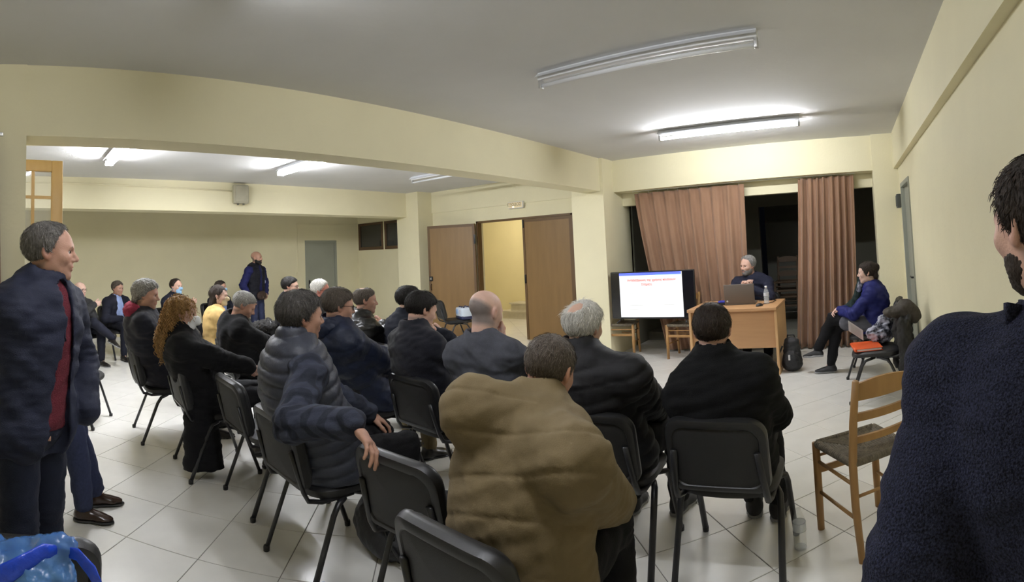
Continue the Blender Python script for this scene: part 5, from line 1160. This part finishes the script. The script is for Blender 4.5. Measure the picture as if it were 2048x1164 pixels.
# --- white hair, black puffer (P20)
h = at_r(1167, 655, 2.68)
person('white-haired man with a bald crown in a black puffer jacket', hp_('white', 0,-.06), h, by=4, hy=6, hp=10, sz=1.02, wid=1.12, dep=1.1, slouch=.05, sy=6, shp=dict(R=at_r(1258,752,2.52)), res=.0095, hres=.005, top=dict(mat=C_BPUFF, style='puffer', t=.036, puff=.010, pitch=.075, amp=.008, seed=21), trousers=dict(mat=C_BLACKT), shoes=M_SNEAK, sole=M_SOLE,
       hair=dict(style='short', mat=HWHITE, t=.017, rough=.003, spot=((-.008,-.075,.105),.046)), collar='high', legs={'L': ((-.13,.43,.53),(-.14,.42,.085)), 'R': ((.16,.43,.53),(.12,.50,.085))})
# --- black fleece (P21)
h = at_r(1425, 662, 2.47)
person('short dark-haired man in a black high-necked fleece seen from behind', hp_('fleece', 0,-.06), h, by=-4, hy=-8, hp=6, hr=-2, sz=1.02, wid=1.16, dep=1.1, slouch=.06, shp=dict(L=at_r(1368,792,2.42), R=at_r(1515,752,2.38)), res=.0095, hres=.005, top=dict(mat=C_FLEECE, name='fleece', t=.026, amp=.008, seed=31), trousers=dict(mat=C_BLACKT), shoes=M_SNEAK, sole=M_SOLE,
       arms={'R': dict(t=(.12,.26,.66), e=(.9,-.5,-.9), n=(0,-.5,-.8)), 'L': dict(t=(.02,.27,.72), e=(-1,-.2,-.6), n=(0,-.5,-.8))}, hair=dict(style='short', mat=HBROWN, t=.010, rough=.002), collar='high', legs={'L': ((-.12,.43,.53),(.02,.50,.085)), 'R': ((.14,.43,.55),(.16,.46,.085))})
# --- foreground man at the right edge (P24)
h = at_r(2092, 452, .96)
person('man in a navy melange knit jumper cut off by the right edge of the picture', (h.x+.0, h.y-.06, .93), h, by=-14, hy=-20, hp=4, sz=1.03, wid=1.1, dep=1.08, legs='stand', res=.0075, hres=.0032, shw=1.05, nl=.115, shp=dict(L=at_r(1922,742,.94), R=(.50,.84,1.37)), arms={'L': dict(w=at_r(1790,1400,.87), e=(-.6,-1,0), n=(1,0,0), f=(.1,.1,-1)), 'R': dict(t=(.10,.22,.95), e=(.1,-.9,-.3), n=(-1,0,0))},
       top=dict(mat=C_KNIT, name='jumper', t=.028, amp=.006, hem=.20, seed=41), trousers=dict(mat=C_BLACKT, t=.025), hair=dict(style='short', mat=HBROWN, t=.012, line='recede', rough=.003, beard=.003, beardmat=HBROWN), skin=SK1, collar='stand',
       extra=[lambda c: G().sheet(lambda u, v: (tuple(np.array(at_r(2052-58*u, 612+46*v-10*u, .93-.05*u))-c['root']+c['bl']((0,-.03*math.sin(u*2),0))), (.3,-.9,.2)), 8, 4, .012).build('collar_flap', C_KNIT, c['body'], True)])
# --- grey shirt, bald (P18)
h = at_r(971, 625, 3.08)
person('bald man with a ring of short hair in a charcoal denim shirt', hp_('bald', 0,-.05), h, by=2, hy=4, hp=14, sz=1.04, wid=1.16, dep=1.08, slouch=.07, shp=dict(L=at_r(915,712,3.08), R=at_r(1022,710,2.92)), res=.0095, hres=.005, shw=1.05, arms={'R': dict(h=(.03,.12,-.17), e=(.9,.3,-1), fh=(-.25,.25,.9), nh=(-.3,-.9,0), c=(50,60,40)), 'L': dict(t=(.0,.32,.74), e=(-1,0,-.6))},
       top=dict(mat=C_GREYS, name='shirt', t=.014, amp=.010, seed=51, seams=[groove(.43,.006,.004)]), trousers=dict(mat=C_BLACKT), hair=dict(style='short', mat=HBUZZ, t=.0035, rough=.001, ring=.022), skin=SK3, collar='low', extra=[lambda c: (lambda q, n: G().tube([q+n*.005, q+n*.035, q+n*.05], [.090,.082,.070], 22).build('shirt_collar', C_GREYS, c['body'], True))(c['base'], (c['neck']-c['base'])/np.linalg.norm(c['neck']-c['base']))])
# --- dark jacket, hand on chin (P17)
h = at_r(842, 620, 3.58)
person('man in a blue-black jacket resting his chin on his hand, thin on the crown', hp_('dark', 0,-.05), h, by=8, hy=16, hp=18, sz=1.02, wid=1.14, dep=1.08, slouch=.08, res=.0095, hres=.005, arms={'R': dict(h=(.03,.12,-.20), e=(.8,.4,-1), fh=(-.2,.0,.95), nh=(-.2,-.9,.2), c=(60,70,45)), 'L': dict(t=(.05,.30,.72), e=(-1,0,-.6))},
       top=dict(mat=C_DARKJ, t=.024, amp=.008, seed=61), trousers=dict(mat=C_BLACKT), hair=dict(style='short', mat=HBLACK, t=.011, spot=((.01,-.03,.125),.014)), skin=SK1, shoes=M_SNEAK, sole=M_SOLE)
# --- navy parka (P14)
h = at_r(676, 613, 3.82)
person('man with glasses in a hooded navy parka, grey-brown hair', hp_('navy', 0,-.05), h, by=8, hy=20, hp=8, sz=1.05, wid=1.2, dep=1.12, slouch=.06, res=.0095, hres=.005, jaw=1.1, arms={'R': dict(t=(.12,.30,.68), e=(1,-.5,-.5))}, top=dict(mat=C_PARKA, name='parka', style='puffer', t=.040, puff=.008, pitch=.12, amp=.009, seed=71, down=.04),
       trousers=dict(mat=cloth('khaki_trouser_cloth', S(104,92,66))), hair=dict(style='short', mat=HBUZZ, t=.014, rough=.003), extra=[glasses, hood_at(C_PARKA)], skin=SK2, collar='stand')
# --- curly-haired woman (P6)
h = at_r(366, 628, 3.98)
def curls(c):
    hd = c['hd']; F = Field(hd.C-.36, hd.C+.30, .013)
    hd.e(F, (0,-.03,.05), (.108,.115,.10), .02); hd.e(F, (.0,-.085,-.06), (.125,.09,.14), .03); hd.e(F, (-.01,-.12,-.20), (.13,.085,.14), .03)
    hd.e(F, (0,.12,-.05), (.075,.10,.10), .01, 's')
    V, Q = F.net(); V = relax(V, Q, 2); N_ = vnormals(V, Q); r = np.random.default_rng(4); V2 = V-N_*.008+N_*(wob(V, .035, 5, 9)*.008)[:,None]; vs = [V2]; fs = [Q]; ts = [np.full(len(V2), .7)]; off = len(V2)
    pk = r.choice(len(V), 420); m_ = 15; an = np.linspace(0, 1, m_)
    for i_ in pk:
        p, n_ = V[i_], N_[i_]; dn = np.array((0,0,-1.))+n_*.25; dn -= n_*(dn@n_)*.8; dn /= np.linalg.norm(dn); sd = np.cross(dn, n_); L_ = r.uniform(.06, .13); w_ = r.uniform(14, 22); ph = r.uniform(0, 6.28); R_ = r.uniform(.006, .010)
        ax = p[None]+dn[None]*(an*L_)[:,None]-n_[None]*(an*an*.02)[:,None]+sd[None]*(np.cos(ph+w_*an)*R_)[:,None]+n_[None]*(.004+np.sin(ph+w_*an)*R_)[:,None]
        rr = .0036*(1-.5*an); ring = [ax+sd[None]*(rr*math.cos(q))[:,None]+n_[None]*(rr*math.sin(q))[:,None] for q in (0, 2.09, 4.19)]; T = np.stack(ring, 1).reshape(-1, 3)
        f = [[a*3+b, a*3+(b+1)%3, a*3+3+(b+1)%3, a*3+3+b] for a in range(m_-1) for b in range(3)]; vs.append(T); fs.append(np.array(f)+off); ts.append(np.full(len(T), r.uniform(.75, 1.35))); off += len(T)
    o = c['kid']('curly_hair', np.concatenate(vs), np.concatenate(fs), HCURL); tt = np.ones((off, 4)); tt[:,:3] = np.concatenate(ts)[:,None]; tintcol(o.data, tt)
person('woman with long golden-brown curls and a white face mask in a black coat', hp_('curly', 0,-.06), h, by=10, hy=26, hp=6, sz=.95, wid=1.12, dep=1.1, slouch=.06, sy=8, res=.0105, hres=.0048, female=True, shw=.95, arms={'R': dict(t=(.20,.44,.70), e=(1,-.6,-.3), n=(-.5,0,-.8), c=(60,70,50)), 'L': dict(t=(-.02,.42,.66), n=(.3,0,-1), c=(60,70,50))},
       top=dict(mat=C_COATB, name='coat', t=.030, amp=.008, seed=81, hem=.47, bounds=[(-.3,-.2,.05),(.3,.4,.05)], add=[lambda J, c: [J.band(c['bl']((.16,-.12,.55)), c['bl']((.19,-.10,.05)), c['bl']((1,0,0)), (.08,.12), (.085,.15), .05)]]), trousers=dict(mat=C_BLACKT), hair=dict(style='none', brow=True, mat=HBROWN), extra=[mask(M_MASKW, True), curls,
       lambda c: [G().tube([c['A'][s_]['w']-c['A'][s_]['f']*.012+(v:=0) if False else c['A'][s_]['w']-c['A'][s_]['f']*.035, c['A'][s_]['w']+c['A'][s_]['f']*.005], [.052,.05], 14).build('fur_cuff', C_CUFF, c['body'], True) for s_ in 'LR']], collar='high')
# --- red hood man (P4)
h = at_r(292, 590, 4.72)
person('man with thick wavy grey hair, black jacket and a dark red hood', hp_('hoodie', 0,-.05), h, by=14, hy=28, hp=6, sz=1.04, wid=1.2, dep=1.14, slouch=.07, res=.0115, hres=.0056, jaw=1.1, arms={'R': dict(t=(.10,.30,.66), e=(1,-.4,-.6))}, top=dict(mat=C_DARKJ, t=.03, amp=.008, seed=91), trousers=dict(mat=C_BLACKT), hair=dict(style='short', mat=HGREY, t=.022, rough=.009, ext=[('e',(0,-.085,-.045),(.06,.035,.035),.02)]), extra=[hood_at(C_REDH, -.095, .04, (.125,.07,.075))], skin=SK2, collar='low')
# --- long black coat, stooping (P9)
h = at_r(487, 611, 4.95)
person('stooping grey-haired man in a long black wool coat with a white collar', hp_('coat', .02,-.02), h, by=14, hy=26, hp=28, sz=1.03, wid=1.18, dep=1.1, slouch=.09, res=.0115, hres=.0056, arms={'R': dict(t=(.12,.40,.62), e=(1,-.2,-.6)), 'L': dict(t=(-.1,.42,.62))}, top=dict(mat=C_COATB, name='coat', t=.03, amp=.007, seed=95), trousers=dict(mat=C_BLACKT), hair=dict(style='short', mat=hair_mat('silver_hair', S(128,126,122), S(186,184,180)), t=.010), skin=SK2, collar='low',
       extra=[lambda c: G().tube([c['base']+c['bl']((0,-.0,.02))+(c['neck']-c['base'])*.35, c['base']+c['bl']((0,.0,.02))+(c['neck']-c['base'])*.6], [.075,.068], 18).build('shirt_collar', C_WHITEST, c['body'], True)])
# --- leather jacket, arms folded (P15)
CROSS = {'R': dict(t=(-.10,.27,.90), e=(1.2,.1,-1), n=(0,-1,0), f=(-1,.05,.15)), 'L': dict(t=(.10,.25,.86), e=(-1.2,.1,-1), n=(0,-1,0), f=(1,.05,.15))}
h = at_r(730, 602, 5.05); hh = hp2('leather', h, 12)
person('man in a black leather jacket with folded arms, short hair thin on top', hh, h, by=14, hy=32, hp=3, sz=1.02, wid=1.15, dep=1.08, slouch=.04, res=.0115, hres=.0056, arms=CROSS, top=dict(mat=C_LEATHER, t=.022, amp=.010, seed=101), trousers=dict(mat=C_BLACKT), hair=dict(style='short', mat=HBUZZ, t=.008, spot=((0,-.03,.125),.03)), skin=SK2)
# --- young man (P16)
h = at_r(815, 600, 4.85); hh = hp2('young', h, 8)
person('young man with short black hair in a dark blue pullover, mostly behind others', hh, h, by=10, hy=6, hp=4, sz=1.0, wid=1.1, slouch=.04, res=.0115, hres=.0056, arms={'R': dict(t=(.10,.34,.84), e=(1.4,.1,-.3), n=(0,-1,0), f=(-1,.3,.2)), 'L': dict(t=(.06,.30,.80), e=(-1,0,-.6))}, top=dict(mat=C_YOUNG, name='pullover', t=.018, seed=111), trousers=dict(mat=C_BLACKT), hair=dict(style='short', mat=HBLACK, t=.014, ext=[('e',(0,.05,.095),(.05,.05,.03),.02)]), skin=SK1)
# --- glasses, black hair (P11)
h = at_r(580, 573, 6.9); hh = hp2('specs', h, 25)
person('black-haired man with glasses in a dark jacket, third row', hh, h, by=28, hy=42, hp=3, wid=1.12, res=.014, hres=.0072, top=dict(mat=C_DARKJ, t=.025, seed=121), trousers=dict(mat=C_BLACKT), hair=dict(style='short', mat=HBLACK, t=.012, rough=.003), extra=[glasses], skin=SK1)
fo = CH['specs']; fv = at_r(532, 655, 6.75); t = empty('fur_trimmed_coat', (fv.x, fv.y, 0), 0, 'dark coat with a black fur-trimmed hood hung over a chair in the third row', 'coat')
blob('coat_body', [('band',(0,0,.30),(0,0,.72),(0,1,0),(.17,.07),(.19,.08),.04)], C_DARKJ, t, .014, .012, .1, 5, (-.25,-.35,.1), (.25,.35,1.0)); blob('fur_trim', [('ell',(0,-.02,.72),(.13,.20,.085),None,.02)], C_FUR, t, .011, .014, .035, 6, (-.3,-.35,.5), (.3,.35,1.0))
# --- white hair and glasses (P12)
h = at_r(640, 581, 6.2); hh = hp2('whiteb', h, 25)
person('ruddy white-haired man with glasses looking down, third row', hh, h, by=28, hy=40, hp=14, wid=1.12, res=.014, hres=.0072, top=dict(mat=C_DGREY, t=.022, seed=131), trousers=dict(mat=C_BLACKT), hair=dict(style='short', mat=HWHITE, t=.014, line='recede'), extra=[glasses], skin=skin_mat('skin_ruddy', S(206,140,126)))
# --- girl in yellow (P7)
h = at_r(438, 592, 6.1); hh = hp2('girl', h, 14)
def longhair(c):
    hd = c['hd']; F = Field(hd.C-.42, hd.C+.22, .011)
    hd.e(F, (0,-.02,.045), (.086,.108,.092), .02); hd.e(F, (0,-.055,-.06), (.088,.06,.14), .03); hd.e(F, (0,-.085,-.20), (.085,.042,.15), .03)
    hd.e(F, (0,.10,-.06), (.058,.09,.12), .01, 's')
    V, Q = F.net(); V = V+vnormals(V, Q)*(wob(V, .03, 5, 9, (1,1,.25))*.005)[:,None]; Nn = vnormals(V, Q); rg = np.random.default_rng(2); V, Q, T_ = add_strands(V, Q, Nn, np.tile(np.array((0,0,-1.)), (len(V),1)), np.full(len(V), .09), rg.choice(len(V), 900), .003, .0022, rg); tintcol(c['kid']('long_hair', V, Q, HBROWN).data, T_)
person('girl with long straight dark hair in a yellow jacket', hh, h, by=16, hy=34, hp=3, sz=.93, wid=1.0, shw=.92, res=.0125, hres=.0068, female=True, top=dict(mat=C_YELL, t=.02, seed=141), trousers=dict(mat=C_JEANB), hair=dict(style='none', brow=True, mat=HBROWN), extra=[longhair, mask(mat('beige_face_mask_cloth', S(214,196,160), .8))], skin=SK3, collar='low')
# --- along the left wall: P2, P3, P5, P8
h = at_r(160, 580, 8.25); hh = hp2('wall1', h, 62)
LEGX = {'L': ((-.12,.43,.53),(-.13,.42,.085)), 'R': ((.05,.47,.66),(-.20,.62,.42),(.05,1,-.5),(0,.45,.9))}
person('bald man with glasses sitting cross-legged by the left wall, arms folded', hh, h, by=62, hy=50, wid=1.15, res=.0145, hres=.008, arms=CROSS, legs=LEGX, top=dict(mat=C_DGREY, t=.02, seed=151), trousers=dict(mat=C_SUIT), hair=dict(style='short', mat=HGREY, t=.004, ring=.02), extra=[glasses], skin=SK3, sole=M_SOLE)
h = at_r(235, 577, 8.85); hh = hp2('wall2', h, 66)
person('man in a dark suit jacket and pale blue shirt by the left wall', hh, h, by=66, hy=56, hp=2, wid=1.1, res=.0145, hres=.008, top=dict(mat=C_SUIT, name='suit_jacket', t=.022, seed=161, late=[front_open(.05,.09,0)]), trousers=dict(mat=C_SUIT), hair=dict(style='short', mat=HBUZZ, t=.014), extra=[undershirt(C_LBLUE, 'shirt', .014)], skin=SK2, collar='low')
h = at_r(352, 573, 8.5); hh = hp2('wall3', h, 62)
person('man in a dark pullover and pale blue mask in front of the left wall', hh, h, by=62, hy=58, wid=1.25, res=.0145, hres=.008, arms=CROSS, top=dict(mat=C_YOUNG, name='pullover', t=.02, seed=171), trousers=dict(mat=C_BLACKT), hair=dict(style='short', mat=HBROWN, t=.01, line='recede'), extra=[mask(M_MASKB)], skin=SK1)
h = at_r(441, 575, 9.4); hh = hp2('wall4', h, 62)
person('man in a dark top and blue mask sitting behind the girl in yellow', hh, h, by=62, hy=52, wid=1.1, res=.0145, hres=.008, top=dict(mat=C_YOUNG, name='pullover', t=.02, seed=181, late=[front_open(.05,.07,0)]), trousers=dict(mat=C_BLACKT), hair=dict(style='short', mat=HBROWN, t=.008), extra=[mask(M_MASKB), undershirt(C_LBLUE, 'shirt', .014)], skin=SK2)
# knee in light jeans between the standing man and the wall
h = at_r(118, 604, 7.2); c_ = chair(h.x, h.y, 30, 'black stacking chair hidden behind the standing man, under light blue jeans'); CH['knee'] = c_; hh = hp2('knee', h, 60)
person('person in light blue jeans sitting hidden behind the standing navy man', hh, (h.x-.1, h.y-.08, 1.15), by=62, wid=1.05, res=.02, hres=.012, legs={'L': ((-.14,.40,.53),(-.15,.40,.085)), 'R': ((.13,.43,.53),(.13,.36,.085))}, top=dict(mat=C_DGREY, t=.02), trousers=dict(mat=C_JEANL, t=.025), hair=dict(mat=HDGREY))
# --- standing man with beard against the left wall (P10)
h = at_r(513, 516, 10.1)
person('bald bearded man standing against the left wall in a black vest and blue sleeves', (h.x-.03, h.y-.02, .92), h, by=66, hy=50, hp=0, sz=1.02, wid=1.12, legs={'L': ((-.10,.05,.49),(-.12,.06,.085)), 'R': ((.10,.05,.49),(.14,.08,.085))}, res=.014, hres=.0072, arms={'L': dict(t=(-.24,.06,.92), e=(-1,-.6,0), n=(1,0,0)), 'R': dict(t=(.25,.08,.86), e=(1,-.5,0), n=(-1,0,0))},
       top=dict(mat=C_BLKVEST, name='padded_vest', t=.032, seed=191, hem=.12, amp=.007, late=[front_open(.02,.05,.0)]), sleeves=dict(mat=C_BLUESW, t=.02), trousers=dict(mat=C_JEANB, t=.022), hair=dict(style='short', mat=HBLACK, t=.003, ring=.0, beard=.008, beardmat=HBLACK), skin=SK2, shoes=M_SNEAK,
       extra=[undershirt(C_BLUESW, 'sweatshirt', .02), lump('sleeve_stripe', C_WHITEST, [('c',(-.262,.02,1.34),(-.285,.0,1.12),.02,.02)], disp=.0), lump('belt_pouch', cloth('brown_pouch_leather', S(60,46,40), .6), [('e',(.02,.17,.90),(.13,.05,.085))])], collar='low')
# --- the speaker (P22)
h = at_r(1496, 531, 7.05)
person('grey-haired bearded speaker in a dark navy shirt behind the desk, hands clasped', (-1.26, 7.10, .535), h, by=184, hy=212, hp=6, hr=-4, sz=1.04, wid=1.2, dep=1.1, slouch=.05, shw=1.1, res=.0125, hres=.0052, arms={'R': dict(t=(.14,.36,.94), e=(1,.2,-1), n=(-.9,.3,.3), f=(-.5,.3,.75), c=(60,65,45)), 'L': dict(t=(.05,.38,.93), e=(-1.3,.1,-.7), n=(.9,.3,-.2), f=(.5,.2,.75), c=(55,60,40))},
       top=dict(mat=C_SPK, name='shirt', t=.016, amp=.009, seed=201), trousers=dict(mat=C_BLACKT), hair=dict(style='short', mat=HGREY, t=.014, rough=.004, line='recede', comb=(.2,-.9,.3), beard=.005, beardmat=HSALT), skin=SK1, collar='low')
# --- woman at the right (P23)
h = at_r(1735, 545, 5.86)
person('woman with tied-back dark hair in a blue and green jacket by the right wall', hp_('woman', 0,-.09), h, by=-82, hy=-86, hp=4, sz=.96, wid=1.02, shw=.95, slouch=.06, res=.011, hres=.0056, female=True, arms={'L': dict(t=(-.02,.36,.70), e=(-1,-.5,-.5), n=(.7,0,-.7), c=(45,50,30)), 'R': dict(t=(.02,.37,.69), e=(1,-.3,-.5), n=(-.7,0,-.7), c=(40,50,30))},
       legs={'L': ((-.02,.45,.62),(.05,.66,.26),(.1,1,-.35),(0,.3,.95)), 'R': ((.09,.42,.52),(.05,.52,.085),(-.15,1,0))}, top=dict(mat=C_BLUEJ, t=.02, amp=.008, seed=211), trousers=dict(mat=C_BLACKT, t=.016), shoes=M_SNEAK, sole=M_SOLE, hair=dict(style='short', line='long', mat=HBROWN, t=.012, ext=[('e',(0,-.11,.05),(.035,.035,.04),.02),('e',(0,-.09,-.05),(.05,.03,.05),.02)]), skin=SK3, collar='low',
       extra=[lump('green_sleeve', C_GREENJ, [('c',(.15,.03,1.0),(.235,.14,.80),.068,.064),('c',(.235,.14,.80),(.06,.33,.69),.062,.045),('c',(.06,.10,1.03),(.09,.20,.72),.05,.06)], disp=.006, sc=.08), lump('skirt_panel', C_GREYSK, [('c',(-.09,.02,.545),(-.08,.28,.575),.098,.088)], disp=.004, sc=.1), lump('print_scarf', M_SCARF, [('c',(.0,.09,1.04),(.0,.14,.92),.035,.03)], disp=.004)])
